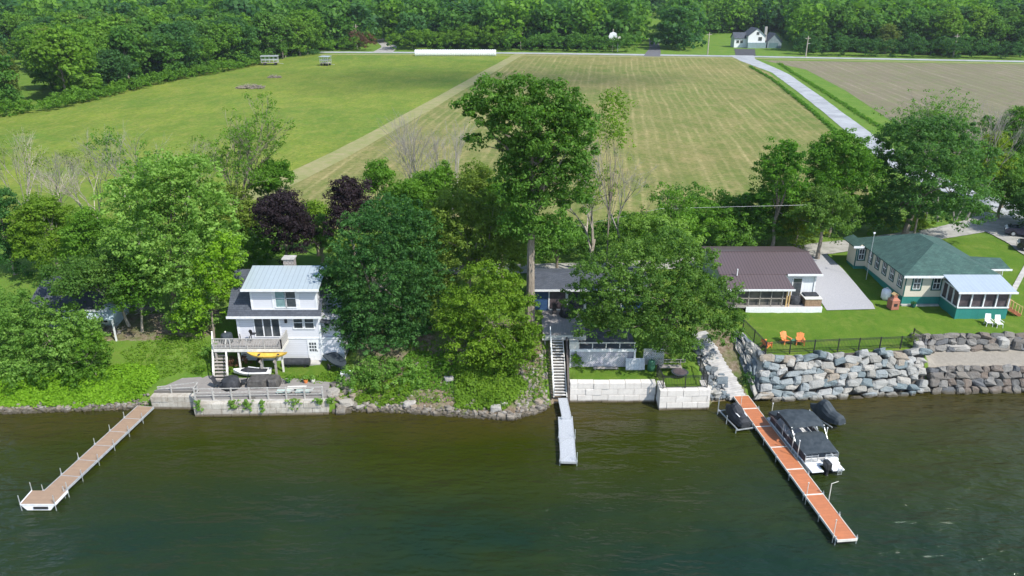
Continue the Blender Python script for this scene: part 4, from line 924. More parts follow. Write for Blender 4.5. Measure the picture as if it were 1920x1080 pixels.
# boathouse with lattice front and roof deck
o_ = (8, 62.5, 1.9); BH = thing('boathouse', 'low boathouse with white lattice front and dark roof deck under the honey locust', 'boathouse', o_)
def lattice(mb, x0, x1, z0, z1, y, sp=.17, w=.045, th=.012):
    for sgn, yy in ((1, y), (-1, y-th-.002)):
        k = x0-(z1-z0)
        while k < x1+(z1-z0):
            a0 = (k, z0) if sgn > 0 else (k, z1); a1 = (k+(z1-z0), z1) if sgn > 0 else (k+(z1-z0), z0)
            t0 = max(0, (x0-a0[0])/(a1[0]-a0[0])); t1 = min(1, (x1-a0[0])/(a1[0]-a0[0]))
            if t1 > t0+.01:
                P0 = (a0[0]+(a1[0]-a0[0])*t0, yy, a0[1]+(a1[1]-a0[1])*t0); P1 = (a0[0]+(a1[0]-a0[0])*t1, yy, a0[1]+(a1[1]-a0[1])*t1)
                mb.bar(P0, P1, th, w, up=(0, 0, 1))
            k += sp
M['latp'] = pm('pale_lilac_lattice', (.55, .52, .6), (.62, .62, .64), 1.2, .6)
MB(o_).box(5.15, 61.45, 1.7, 10.9, 65.5, 3.55).build('wall', pm('grey_lilac_wall', (.34, .33, .38), (.26, .26, .3), 1.5, .8), BH)
mb = MB(o_); lattice(mb, 5.2, 10.2, 1.95, 3.45, 61.3); mb.build('lattice_panel', 'latp', BH)
MB(o_).box(5.1, 61.2, 3.46, 10.95, 61.32, 3.7).build('fascia', 'white', BH)
MB(o_).box(5.1, 61.33, 3.56, 11.0, 66.2, 3.72).build('roof_deck', pm('dark_roof_deck', (.07, .072, .08), (.12, .12, .125), 2, .85), BH)
mb = MB(o_); mb.bar((5.2, 61.4, 4.25), (10.9, 61.4, 4.25), .07, .1)
for x_ in (5.9, 7.1, 8.3, 9.5, 10.8): mb.box(x_-.04, 61.36, 3.73, x_+.04, 61.44, 4.2)
mb.build('railing', 'bone', BH); MB(o_).box(5.05, 61.15, 3.73, 5.85, 61.75, 4.45).build('corner_box', 'bone', BH)
for x_ in (5.16, 10.85): MB(o_).box(x_-.07, 61.24, 1.8, x_+.07, 61.44, 3.455).build('post', 'white', BH)
t = thing('metal_sheet', 'grey corrugated sheet leaning beside the boathouse', 'metal sheet', (10.9, 60.8, 1.9)); mb = MB()
for i in range(12): mb.slab([(-.85+i*.14, 0, 0), (-.85+i*.14+.07, 0, 0), (-.85+i*.14+.07, .35, .95), (-.85+i*.14, .35, .95)], .05).slab([(-.78+i*.14, .03, 0), (-.78+i*.14+.07, .03, 0), (-.78+i*.14+.07, .38, .95), (-.78+i*.14, .38, .95)], .05)
mb.build('sheet', 'alu', t)
t = thing('lattice_screen', 'free standing pale lattice screen right of the boathouse', 'lattice screen', (12.6, 61.6, 1.9)); mb = MB(); lattice(mb, -.85, .85, .1, 1.6, 0); mb.build('lattice_panel', 'latp', t)
MB().box(-.92, -.05, 0, -.86, .04, 1.65).box(.86, -.05, 0, .92, .04, 1.65).box(-.86, -.05, 1.603, .86, .04, 1.66).build('frame', 'bone', t)
covered_table('potted_shrub_cover', 'rounded green covered pot before the lattice screen', 12.3, 60.8, 1.9, .32, .9, 'green', seed=21, cat='pot')
t = thing('garden_bench', 'weathered wooden swing bench frame on the small lawn', 'bench', (14.0, 60.6, 1.9)); MB().box(-1.1, -.3, .42, .9, .25, .48).build('seat', 'wood', t); MB().bar((-1.15, .3, .95), (1.3, .3, .95), .07).bar((-1.15, .3, .7), (1.3, .3, .7), .05).bar((-1.1, .3, .66), (-1.1, .3, .95), .05).bar((1.25, .3, .66), (1.25, .3, .95), .05).build('backrest', 'wood', t)
for a in (-1.05, .85):
    for b in (-.28, .3): MB().box(a-.04, b-.04, 0, a+.04, b+.04, .95 if b > 0 else .42).build('leg', 'wood', t)
t = thing('fire_bowl', 'round black fire bowl in front of the wooden bench', 'fire pit', (14.6, 59.7, 1.88)); MB().tube((0, 0, .15), (0, 0, .4), .45, .75, 20).build('bowl', 'cover', t); MB().tube((0, 0, 0), (0, 0, .15), .3, .3, 12).build('base', 'black', t)
MB().tube((0, 0, .405), (0, 0, .43), .6, .6, 20).build('lid', 'screen', t)
t = thing('wooden_step', 'low wooden plank step at the foot of the boathouse lattice', 'step', (8.3, 60.9, 1.9)); MB().box(-1.1, -.15, .1, 1.1, .15, .16).build('plank', 'wood', t); MB().box(-1, -.1, 0, -.9, .1, .1).box(.9, -.1, 0, 1, .1, .1).build('support', 'wood', t)
# white block walls
W2 = thing('block_wall', 'long low white concrete block wall right of the long staircase', 'wall', (8.5, 58.5, 0))
blk(W2, [((4.98, 58.4), (12.35, 58.4))], 4, 1.35, .58, .7, -.45, 'blknew', 9, .02)
W3 = thing('block_wall', 'projecting white concrete block wall topped by a black fence', 'wall', (14.5, 57.3, 0))
blk(W3, [((12.45, 57.05), (16.75, 57.25)), ((12.45, 58.9), (12.45, 57.65)), ((16.75, 57.95), (16.75, 59.0))], 4, 1.35, .58, .6, -.45, 'blknew', 10, .02)
def metal_fence(name, label, pts, z, h=1.15, bal=.13):
    o = (pts[0][0], pts[0][1], z); t = thing(name, label, 'fence', o); mb = MB(o); ps = []
    for a, b in zip(pts[:-1], pts[1:]):
        za = a[2] if len(a) > 2 else z; zb_ = b[2] if len(b) > 2 else z
        A3, B3 = Vector((a[0], a[1], za)), Vector((b[0], b[1], zb_)); ln = (B3-A3).length
        for hh in (.12, h-.12, h): mb.bar(A3+Vector((0, 0, hh)), B3+Vector((0, 0, hh)), .035, .035)
        k = int(ln/bal)
        for i in range(k): q = A3.lerp(B3, i/k); mb.box(q.x-.009, q.y-.009, q.z+.1, q.x+.009, q.y+.009, q.z+h)
        k = max(1, round(ln/2.0))
        for i in range(k+1): ps.append(A3.lerp(B3, i/k))
    mb.build('fence_panel', 'black', t); seen = []
    for q in ps:
        if any((q-s_).length < .2 for s_ in seen): continue
        seen.append(q); MB(o).box(q.x-.04, q.y-.04, q.z-.1, q.x+.04, q.y+.04, q.z+h+.06).build('post', 'black', t)
    return t
metal_fence('metal_fence', 'black metal fence on the projecting block wall', [(12.6, 59.6), (12.75, 57.5), (16.5, 57.65), (16.6, 60.8)], 1.87)
# ============================================================ ROCK WORK
def rock(rg, n=9, sq=4.2, flat=0.):
    """blocky stone, unit half-size"""
    vs = []; fs = []; U, W_ = 10, 6
    f = lambda c: math.copysign(abs(c)**(2/sq), c)
    ph = rg.uniform(0, 6.28, 6); am = rg.uniform(.04, .12, 3)
    for i in range(1, W_):
        a = -math.pi/2+math.pi*i/W_
        for j in range(U):
            b = 2*math.pi*j/U; x, y, z = f(math.cos(a))*f(math.cos(b)), f(math.cos(a))*f(math.sin(b)), f(math.sin(a))
            k = 1+am[0]*math.sin(3*x+ph[0]+2*z)+am[1]*math.sin(3.5*y+ph[1])+am[2]*math.sin(4*z+ph[2]+x*2)+rg.normal()*.035
            vs.append((x*k, y*k, z*k))
    vs += [(0, 0, -1), (0, 0, 1)]; nb = len(vs)
    for i in range(W_-2):
        for j in range(U): q = (j+1) % U; fs.append((i*U+j, i*U+q, (i+1)*U+q, (i+1)*U+j))
    for j in range(U): q = (j+1) % U; fs.append((nb-2, q, j)); fs.append((nb-1, (W_-2)*U+j, (W_-2)*U+q))
    return vs, fs
def put_rock(mb, rg, c, ax, tint):
    """ax: three half-axis vectors"""
    vs, fs = rock(rg); a, b, d = [Vector(v) for v in ax]; c = Vector(c)
    mb.add([c+a*x+b*y+d*z for x, y, z in vs], fs, tint)
def boulder_wall(name, label, base, top, rows, wmean, seed, mat, maxparts=100, depth=.55, close=False, wvar=.35):
    """base, top: polylines with z, stones laid in courses on the face between them"""
    rg = np.random.default_rng(seed); o = tuple(base[len(base)//2]); t = thing(name, label, 'wall', o)
    B = [Vector(p) for p in base]; Tt = [Vector(p) for p in top]
    def P(u, v):
        def pl(L_, u):
            d = [0]
            for a, b in zip(L_[:-1], L_[1:]): d.append(d[-1]+(b-a).length)
            s_ = u*d[-1]
            for i in range(len(d)-1):
                if s_ <= d[i+1]+1e-6: return L_[i].lerp(L_[i+1], (s_-d[i])/max(1e-6, d[i+1]-d[i]))
            return L_[-1]
        return pl(B, u).lerp(pl(Tt, u), v)
    ln = sum((b-a).length for a, b in zip(B[:-1], B[1:])); st = []
    hs = np.array([rg.uniform(.8, 1.2) for _ in range(rows)]); hs /= hs.sum(); v0 = 0
    for r in range(rows):
        v1 = v0+hs[r]; x = -rg.uniform(0, .5)*wmean
        while x < ln:
            w_ = wmean*rg.uniform(1-wvar, 1+wvar*1.4); vc = (v0+v1)/2+rg.normal()*.03; uc = (x+w_/2)/ln
            if uc > .995: break
            uc = max(uc, .01); c = P(uc, vc); e1 = (P(min(1, uc+.02), vc)-P(max(0, uc-.02), vc)); e1.normalize(); e2 = (P(uc, min(1, vc+.1))-P(uc, max(0, vc-.1))).normalized()
            nn = e1.cross(e2).normalized(); hh = (P(uc, v1)-P(uc, v0)).length*rg.uniform(.95, 1.15); ang = rg.normal()*.16
            a = (e1*math.cos(ang)+e2*math.sin(ang))*w_*.53; b = (e2*math.cos(ang)-e1*math.sin(ang))*hh*.54+a*rg.normal()*.16
            st.append((c-nn*depth*.28*rg.uniform(.2, 1.), a, nn*depth*rg.uniform(.8, 1.15), b, float(rg.random()), w_*hh)); x += w_
        v0 = v1
    st.sort(key=lambda s_: -s_[5])
    for s_ in st[:maxparts]:
        mb = MB(o); put_rock(mb, rg, s_[0], s_[1:4], s_[4]); mb.build('boulder', mat, t)
    if st[maxparts:]:
        mb = MB(o)
        for s_ in st[maxparts:]: put_rock(mb, rg, s_[0], s_[1:4], s_[4])
        meta(mb.build('boulders', mat, t), None, None, None, 'stuff')
    # packed earth behind the stones
    mb = MB(o); k = 24
    for i in range(k):
        u0, u1 = i/k, (i+1)/k; q = [P(u0, 0), P(u1, 0), P(u1, 1), P(u0, 1)]; e = (q[1]-q[0]).cross(q[3]-q[0]).normalized()*-.28
        mb.add([p+e for p in q], [(0, 1, 2, 3)])
    mb.build('fill', pm('dark_fill', (.09, .08, .07), (.05, .045, .04), 3, .95), t)
    return t, len(st)
r = boulder_wall('boulder_wall', 'tall retaining wall of pale blue grey boulders below the fenced lawn', [(21.3, 58.5, -.25), (23.5, 58.7, -.25), (30, 59.3, -.25), (36.9, 60.1, -.25)], [(22.2, 60.9, 3.25), (24, 60.8, 3.25), (30, 61.5, 3.25), (36.9, 62.1, 3.3)], 7, .95, 3, 'boulder'); print('stones', r[1])
r = boulder_wall('boulder_wall', 'shaded boulder wall beside the stone steps', [(20.55, 64.8, 2.9), (20.9, 61, 1.2), (21.4, 58.6, -.2)], [(21.3, 65.4, 3.5), (21.7, 63, 3.4), (22.3, 60.9, 3.25)], 5, .9, 4, 'bluestone', 60); print(r[1])
r = boulder_wall('boulder_wall', 'lower wall of brown boulders between the lake and the beach', [(37.1, 60.0, -.2), (50, 60.3, -.2), (62, 60.5, -.2)], [(37.2, 61.4, 1.85), (50, 61.8, 1.85), (62, 62, 1.85)], 4, .85, 5, 'boulderd', 100, .5); print(r[1])
r = boulder_wall('boulder_wall', 'upper row of brown boulders between the beach and the lawn', [(36.9, 64.0, 2.0), (50, 64.5, 2.0), (62, 64.6, 2.0)], [(37.2, 65.0, 3.4), (50, 65.4, 3.4), (62, 65.5, 3.4)], 3, 1.0, 6, 'boulderd', 80, .5); print(r[1])
def single_rock(label, px, py, z, sx, sy, sz, seed, mat, name='rock', rz=0.):
    rg = np.random.default_rng(seed); x, y = at(px, py, z); g = gz(x, y); t = thing(name, label, 'rock', (x, y, g), R(rz)); mb = MB()
    put_rock(mb, rg, (0, 0, sz*.6), ((sx, 0, 0), (0, sy, 0), (0, 0, sz)), float(rg.random())); mb.build('stone', mat, t)
M['paler'] = stonemat('pale_slab', [(.42, .39, .35), (.38, .365, .335)], .1)
single_rock('long flat white slab lying in front of the upper boulder row', 1792, 655, 2.1, 1.25, .45, .32, 1, 'paler')
single_rock('large blue grey boulder topping the upper row near the right edge', 1880, 635, 3.1, .55, .5, .55, 2, 'bluestone')
single_rock('grey boulder left of the large blue grey one on the beach wall', 1905, 637, 3.0, .5, .5, .5, 3, 'boulderd')
single_rock('pale boulder at the right end of the fenced wall', 1722, 652, 3.3, .42, .4, .5, 4, 'paler')
def scatter_rocks(name, label, region, nr, s0, s1, seed, mat, sink=.3):
    rg = np.random.default_rng(seed); mb = MB(); k = 0
    while k < nr:
        x, y = region(rg); z = gz(x, y)
        if z < -.25: k += 1; continue
        s_ = rg.uniform(s0, s1)*(1+.8*(rg.random() < .08)); a = rg.uniform(0, 3.14); c_, q_ = math.cos(a), math.sin(a)
        put_rock(mb, rg, (x, y, z+s_*sink), ((c_*s_, q_*s_, rg.normal()*.1*s_), (-q_*s_*.75, c_*s_*.75, 0), (0, 0, s_*.6)), float(rg.random())); k += 1
    return meta(mb.build(name, mat), label, 'rubble', None, 'stuff')
def shore(x): return np.interp(x, [-60, -43, -33, -31.2, -14.5, -13.8, -9, 0, 2.6, 3.3], [56.5, 56.5, 57.2, 57.5, 57, 57.0, 56.7, 55.5, 56.9, 57.8])
scatter_rocks('shore_rubble', 'jumbled shore stones along the middle bank', lambda g: (lambda x: (x, shore(x)+abs(g.normal())*.42-.1))(g.uniform(-14, 3.2)), 620, .05, .19, 1, 'rubble')
scatter_rocks('bank_rubble', 'stony bare bank beside the long staircase', lambda g: (lambda x: (x, shore(x)+g.uniform(.2, 4.6)))(g.uniform(.3, 3.1)), 230, .05, .15, 2, 'rubble')
scatter_rocks('bank_rubble', 'fallen branches and stones on the shaded bank', lambda g: (g.uniform(-10.5, -3), g.uniform(57.5, 61.5)), 260, .04, .1, 6, 'rubble')
scatter_rocks('shore_rubble', 'small stones along the weedy left shore', lambda g: (lambda x: (x, shore(x)+abs(g.normal())*.35-.05))(g.uniform(-48, -31)), 520, .06, .17, 3, 'rubble')
scatter_rocks('step_rubble', 'tumbled pale and dark stones left of the stone steps', lambda g: (lambda y: (g.uniform(16.9, 18.5+.1*(62-y)), y))(g.uniform(58.6, 65)), 330, .12, .34, 4, 'bluestone', .45)
scatter_rocks('corner_rubble', 'stones at the right end of the old seawall', lambda g: (g.uniform(-15.6, -13.6), g.uniform(56.3, 59.8)), 90, .12, .35, 5, 'rubble')
for i, (px, py, sx, lb) in enumerate(((768, 763, .5, 'pale rock on the shore below the dark maple'), (930, 770, .45, 'pale boulder on the shore left of the long staircase'), (945, 765, .35, 'smaller pale boulder just right of its neighbour on the shore'), (843, 738, .4, 'pale rock on the bank below the light green tree'))):
    single_rock(lb, px, py, .3, sx, sx*.7, sx*.6, 20+i, 'paler')
# stone steps to the orange dock
o_ = (19, 62, 0); S3 = thing('stone_steps', 'broad pale stone steps climbing from the orange dock to the lawn', 'steps', o_)
p0, p1 = Vector((19.55, 58.75, .35)), Vector((17.3, 65.2, 3.55)); nS = 17; g2 = np.random.default_rng(5)
M['stepst'] = pm('pale_step_stone', (.44, .43, .41), (.32, .31, .3), 1.5, .9, .2)
dirv = (p1-p0); dirv.z = 0; dirv.normalize(); sd_ = Vector((dirv.y, -dirv.x, 0))
for k in range(nS):
    q = p0.lerp(p1, (k+.5)/nS)+sd_*g2.normal()*.03; a = dirv*.26; b = sd_*(.85+g2.normal()*.04); zz = q.z
    vs = [q-a-b, q-a+b, q+a+b, q+a-b]; MB(o_).add([(v.x, v.y, zz-.28) for v in vs]+[(v.x, v.y, zz+.05) for v in vs], [(0, 3, 2, 1), (4, 5, 6, 7), (0, 1, 5, 4), (1, 2, 6, 5), (2, 3, 7, 6), (3, 0, 4, 7)]).build('step', 'stepst', S3, bevel=.03)
metal_fence('metal_fence', 'long black metal fence along the top of the boulder wall', [(21.6, 65.8, 3.42), (22.4, 61.3, 3.2), (29, 61.9, 3.22), (36.7, 62.5, 3.25)], 3.2)
metal_fence('metal_fence', 'short return of black fence at the right end of the boulder wall', [(36.9, 62.5, 3.25), (36.6, 63.9, 3.3)], 3.2)
hedge('shrub', 'small flowering shrub at the right end of the black fence', [(36.2, 62.9), (36.6, 63.1)], .9, .7, 'olive', 51, .14, .22, 'shrub')
hedge('ivy', 'low dark creeper at the foot of the shaded boulder wall', [(21.0, 59.2), (20.7, 61)], .8, .8, 'fard', 52, .16, .25, 'creeper')
# ============================================================ BROWN ROOFED COTTAGE
o_ = (26, 74, 3.6); H3 = thing('brown_roof_cottage', 'white cottage with ribbed brown metal roof and screened porch', 'house', o_)
MB(o_).box(20.9, 72, 3.3, 30.35, 79.8, 6.75).build('wall', 'sidingw', H3)
MB(o_).add([(30.352, 72, 6.75), (30.352, 79.8, 6.75), (30.352, 75.9, 7.5)], [(0, 1, 2)]).build('gable', 'sidingw', H3)
rf = MB(o_).slab([(20.55, 71.6, 6.83), (30.75, 71.6, 6.83), (30.75, 75.9, 7.72), (20.55, 75.9, 7.72)], .1).slab([(20.55, 75.9, 7.72), (30.75, 75.9, 7.72), (30.75, 80.2, 6.83), (20.55, 80.2, 6.83)], .1).build('roof', 'roofbrown', H3)
MB(o_).box(27.3, 71.5, 6.66, 30.8, 71.597, 6.85).build('fascia', 'white', rf); MB(o_).box(20.5, 75.8, 7.725, 30.8, 76, 7.76).build('ridge_cap', 'roofbrown', rf)
MB(o_).slab([(20.7, 69.35, 6.12), (27.35, 69.35, 6.12), (27.05, 71.58, 6.8), (20.7, 71.58, 6.8)], .08).build('porch_roof', 'roofbrown', H3)
MB(o_).box(20.65, 69.27, 5.95, 27.4, 69.347, 6.13).build('porch_fascia', 'white', H3)
MB(o_).tube((22.2, 71.3, 6.8), (22.2, 71.3, 7.5), .06).build('vent_pipe', 'white', H3)
dd = MB(o_).box(28.0, 71.93, 4.25, 28.1, 71.997, 6.35).box(28.95, 71.93, 4.25, 29.05, 71.997, 6.35).box(28.1, 71.93, 6.25, 28.95, 71.997, 6.35).build('door', 'white', H3); MB(o_).box(28.1, 71.95, 4.25, 28.95, 71.997, 6.25).build('pane', 'glass', dd)
MB(o_).box(30.2, 71.92, 4.2, 30.36, 71.997, 6.7).build('corner_trim', 'white', H3)
MB(o_).box(20.9, 69.62, 4.05, 30.3, 71.998, 4.16).build('porch_floor', 'boards', H3)
MB(o_).box(22.9, 69.5, 3.45, 30.35, 69.617, 4.17).box(30.3, 69.617, 3.45, 30.36, 71.9, 4.17).build('skirting', 'white', H3)
pf = MB(o_)
for x_ in (20.95, 22.0, 23.1, 24.2, 25.3, 26.4): pf.box(x_-.035, 69.66, 4.163, x_+.035, 69.73, 6.02)
pf.box(20.9, 69.66, 5.0, 26.75, 69.73, 5.06); pf.box(20.9, 69.66, 4.166, 26.75, 69.73, 4.3)
pf.build('porch_frame', 'wood', H3)
for x_ in (26.85, 27.1): MB(o_).box(x_-.1, 69.62, 4.165, x_+.02, 69.76, 6.0).build('corner_post', 'lumber', H3)
MB(o_).box(20.93, 69.9, 4.2, 26.8, 69.93, 6.0).build('screen', pm('porch_screen', (.06, .06, .06), (.14, .13, .11), 1.4, .7), H3)
t = thing('hot_tub', 'square timber sided tub with a dark open cover on the white deck', 'hot tub', (29.5, 70.5, 4.165)); MB().box(-.8, -.75, 0, .8, .75, .72).build('body', pm('tub_cladding', (.3, .2, .13), (.2, .13, .08), 6, .8), t)
MB().slab([(-.85, -.8, .8), (.85, -.8, .8), (.85, .8, .8), (-.85, .8, .8)], .07).build('lid', 'bone', t); MB().box(-.7, -.2, .803, .7, .7, .95).build('folded_cover', 'coverb', t, bevel=.04)
t = thing('covered_lounge', 'black cover sagging over seats by the porch corner', 'covered furniture', (27.95, 70.6, 4.165)); rings = []
for zz, f in ((0, 1.), (.35, .95), (.6, .8), (.72, .3)): rings.append([(math.cos(a)*.75*f, math.sin(a)*.6*f+.1*zz, zz+.1*math.sin(3*a)*f) for a in np.linspace(0, 6.28, 14, endpoint=False)])
MB().hull(rings).build('canvas_cover', 'coverb', t)
# orange garden chairs
def adirondack(label, x, y, rz):
    z = gz(x, y); t = thing('garden_chair', label, 'chair', (x, y, z), R(rz), 'orange slatted garden chairs')
    mb = MB()
    for i in range(5): a = (i-2)*.11; mb.slab([(a-.048, -.3, .36), (a+.048, -.3, .36), (a+.048, .22, .24), (a-.048, .22, .24)], .03)
    mb.build('seat', 'orangep', t); mb = MB()
    for i in range(5): a = (i-2)*.11; h = .98-.05*abs(i-2); f = 1+.12*abs(i-2); mb.slab([(a-.05, .18, .26), (a+.05, .18, .26), (a*1.25+.055, .55, h), (a*1.25-.055, .55, h)], .03)
    mb.build('backrest', 'orangep', t)
    for s_ in (-1, 1):
        MB().slab([(s_*.33-.07, -.36, .56), (s_*.33+.07, -.36, .56), (s_*.33+.05, .42, .52), (s_*.33-.05, .42, .52)], .03).build('armrest', 'orangep', t)
        MB().box(s_*.33-.04, -.32, 0, s_*.33+.04, -.26, .53).build('leg', 'orangep', t); MB().bar((s_*.29, -.3, .3), (s_*.29, .5, .03), .04, .09).build('leg', 'orangep', t)
    return t
x_, y_ = at(1437, 648, 3.4); adirondack('orange slatted chair seen from behind beside the fence corner', x_, y_, 125)
x_, y_ = at(1473, 641, 3.4); adirondack('orange slatted chair in the middle of the three on the lawn', x_, y_, 18)
x_, y_ = at(1500, 643, 3.4); adirondack('orange slatted chair right of the small dark table', x_, y_, -14)
x_, y_ = at(1486.5, 643, 3.4); t = thing('side_table', 'small round dark table between two orange chairs', 'table', (x_, y_, gz(x_, y_))); MB().tube((0, 0, .4), (0, 0, .44), .26, n=14).build('table_top', 'green', t); MB().tube((0, 0, 0), (0, 0, .4), .05, n=6).build('leg', 'green', t)
# ============================================================ GREEN ROOFED COTTAGE
o_ = (43, 75, 3.7); H4 = thing('green_roof_cottage', 'cream cottage with green hip roof and teal foundation', 'house', o_)
wx0, wx1, wy0, wy1 = 38.95, 47.6, 71.3, 82.3
MB(o_).box(wx0, wy0, 4.55, wx1, wy1, 7.0).build('wall', 'sidingc', H4)
MB(o_).box(37.75, 80.2, 4.55, wx0-.003, 82.25, 6.9).build('side_bay', 'sidingc', H4); MB(o_).box(wx1+.003, 73.7, 4.55, 49.8, 76.2, 6.8).build('side_bay', 'sidingc', H4)
MB(o_).box(wx0+.02, wy0+.02, 3.2, wx1, wy1, 4.547).box(37.78, 80.22, 3.2, wx0, 82.2, 4.547).box(wx1, 73.72, 3.2, 49.78, 76.18, 4.547).build('foundation', 'tealb', H4)
e, ze, zr_ = .5, 6.93, 8.85
X0, X1, Y0, Y1 = wx0-e, wx1+e, wy0-e, wy1+e; xm = (X0+X1)/2; ya, yb = Y0+4.5, Y1-4.2
rf = MB(o_)
rf.add([(X0, Y0, ze), (X1, Y0, ze), (X1, Y1, ze), (X0, Y1, ze), (xm, ya, zr_), (xm, yb, zr_), (X0, Y0, ze-.1), (X1, Y0, ze-.1), (X1, Y1, ze-.1), (X0, Y1, ze-.1)],
       [(0, 1, 4), (1, 2, 5, 4), (2, 3, 5), (3, 0, 4, 5), (0, 6, 7, 1), (1, 7, 8, 2), (2, 8, 9, 3), (3, 9, 6, 0), (6, 9, 8, 7)])
roof = rf.build('roof', 'shgreen', H4)
MB(o_).slab([(37.3, 79.9, 6.9), (38.4, 79.9, 7.3), (38.4, 83, 7.3), (37.3, 83, 6.9)], .1).build('side_roof', 'shgreen', roof)
MB(o_).slab([(46.6, 73.2, 6.95), (50.4, 73.2, 6.75), (50.2, 75, 7.35), (46.6, 75, 7.35)], .1).slab([(46.6, 75, 7.35), (50.2, 75, 7.35), (50.4, 76.8, 6.75), (46.6, 76.8, 6.95)], .1).build('side_roof', 'shgreen', roof)
MB(o_).box(X0, Y0-.07, ze-.2, 42.8, Y0-.003, ze+.03).build('gutter', 'white', roof)
MB(o_).box(48.0, 73.12, 6.6, 50.5, 73.19, 6.78).build('gutter', 'white', roof); MB(o_).box(37.24, 79.82, 6.72, 38.4, 79.89, 6.95).build('gutter', 'white', roof)
MB(o_).tube((49.6, 73.2, 3.8), (49.6, 73.2, 6.6), .04).build('downpipe', 'white', H4)
M['sidingc2'] = M['sidingc']
M['tealtrim'] = pm('teal_window_trim', (.015, .1, .09), None, 3, .5)
def twin(off, x0, x1, z0, z1, y, axis='x', out=-1):
    mb = MB(off)
    def B(a0, a1, c0, c1, d0, d1, m_=None):
        m_ = mb if m_ is None else m_
        if axis == 'x': m_.box(a0, min(y+out*d0, y+out*d1), c0, a1, max(y+out*d0, y+out*d1), c1)
        else: m_.box(min(y+out*d0, y+out*d1), a0, c0, max(y+out*d0, y+out*d1), a1, c1)
    f = .13
    B(x0-f, x0, z0-f, z1+f, 0, .05); B(x1, x1+f, z0-f, z1+f, 0, .05); B(x0, x1, z1, z1+f, 0, .05); B(x0, x1, z0-f, z0, 0, .05)
    w_ = mb.build('window', 'tealtrim', H4); mb = MB(off)
    for a, b, c, d in ((x0, x0+.06, z0, z1), (x1-.06, x1, z0, z1), (x0+.06, x1-.06, z1-.06, z1), (x0+.06, x1-.06, z0, z0+.06), (x0+.06, x1-.06, (z0+z1)/2-.04, (z0+z1)/2+.04), ((x0+x1)/2-.02, (x0+x1)/2+.02, z0+.06, z1-.06)): B(a, b, c, d, .004, .035, mb)
    mb.build('sash', 'white', w_); mb = MB(off); B(x0+.005, x1-.005, z0+.005, z1-.005, .002, .01, mb); mb.build('pane', 'glass', w_)
for x_ in (39.75, 41.7): twin(o_, x_, x_+.75, 5.35, 6.65, wy0)
twin(o_, 38.05, 38.7, 5.3, 6.55, 80.2)
for y_ in (71.9, 73.7, 75.4, 77.1, 78.8): twin(o_, y_, y_+.75, 5.3, 6.6, wx0, 'y', -1)
MB(o_).box(wx0-.03, wy0-.03, 4.55, wx0+.09, wy0-.003, 6.85).build('corner_trim', 'tealtrim', H4); MB(o_).box(37.72, 80.16, 4.55, 37.84, 80.197, 6.8).build('corner_trim', 'tealtrim', H4)
# screened front porch
P_ = MB(o_).box(42.66, 68.15, 3.2, 47.58, 71.25, 4.75).build('porch_base', 'tealb', H4)
fr = MB(o_); zt_, zb_ = 6.25, 4.753
for k in range(5): x_ = 42.7+k*1.2; fr.box(x_-.06, 68.12, zb_, x_+.06, 68.24, zt_)
for k in range(1, 4): y_ = 68.18+k*1.0; fr.box(42.62, y_-.05, zb_, 42.74, y_+.05, zt_); fr.box(47.46, y_-.05, zb_, 47.58, y_+.05, zt_)
fr.box(42.64, 68.13, zt_+.002, 47.6, 68.25, zt_+.14); fr.box(42.64, 68.08, 4.66, 47.6, 68.118, 4.8); fr.box(42.6, 68.25, 4.66, 42.638, 71.2, 4.8); fr.box(42.64, 68.253, zt_+.002, 42.74, 71.2, zt_+.14)
fr.build('porch_frame', 'white', H4)
MB(o_).box(42.75, 68.28, zb_, 47.45, 68.3, zt_).box(42.76, 68.31, zb_, 42.78, 71.1, zt_).box(47.42, 68.31, zb_, 47.44, 71.1, zt_).build('screen', M['screen'], H4)
MB(o_).box(42.9, 69, 4.76, 47.3, 71.1, 4.8).box(43.2, 69.6, 4.8, 46.9, 70.4, 5.3).build('porch_floor', pm('reddish_floor', (.14, .06, .06), None, 2, .8), H4)
MB(o_).slab([(42.35, 67.85, 6.4), (47.95, 67.85, 6.4), (47.95, 71.0, 7.02), (42.35, 71.0, 7.02)], .07).build('porch_roof', 'roofwhite', H4); MB(o_).box(42.32, 67.78, 6.26, 47.98, 67.847, 6.42).build('porch_fascia', 'white', H4)
MB(o_).box(wx0-.1, wy0-.35, 3.55, 42.6, wy0-.01, 3.78).build('plinth', 'conc', H4)
t = thing('porch_stairs', 'short reddish wooden stairs at the right side of the screened porch', 'stairs', (48.4, 69.4, 3.6))
for k in range(5): MB().box(-.7+k*.34, -.7, .95-k*.2, -.36+k*.34, .7, 1.0-k*.2).build('tread', 'redwood', t)
mb = MB(); mb.bar((-.75, -.75, .95), (.95, -.75, 0), .06, .25).bar((-.75, .75, .95), (.95, .75, 0), .06, .25); mb.build('stringer', 'redwood', t)
for s_ in (-.75, .75):
    mb = MB(); mb.bar((-.75, s_, 1.9), (.95, s_, .95), .08, .05)
    for k in range(6): mb.box(-.75+k*.33, s_-.03, 1.0-k*.19, -.69+k*.33, s_+.03, 1.85-k*.19)
    mb.build('handrail', 'lumber', t)
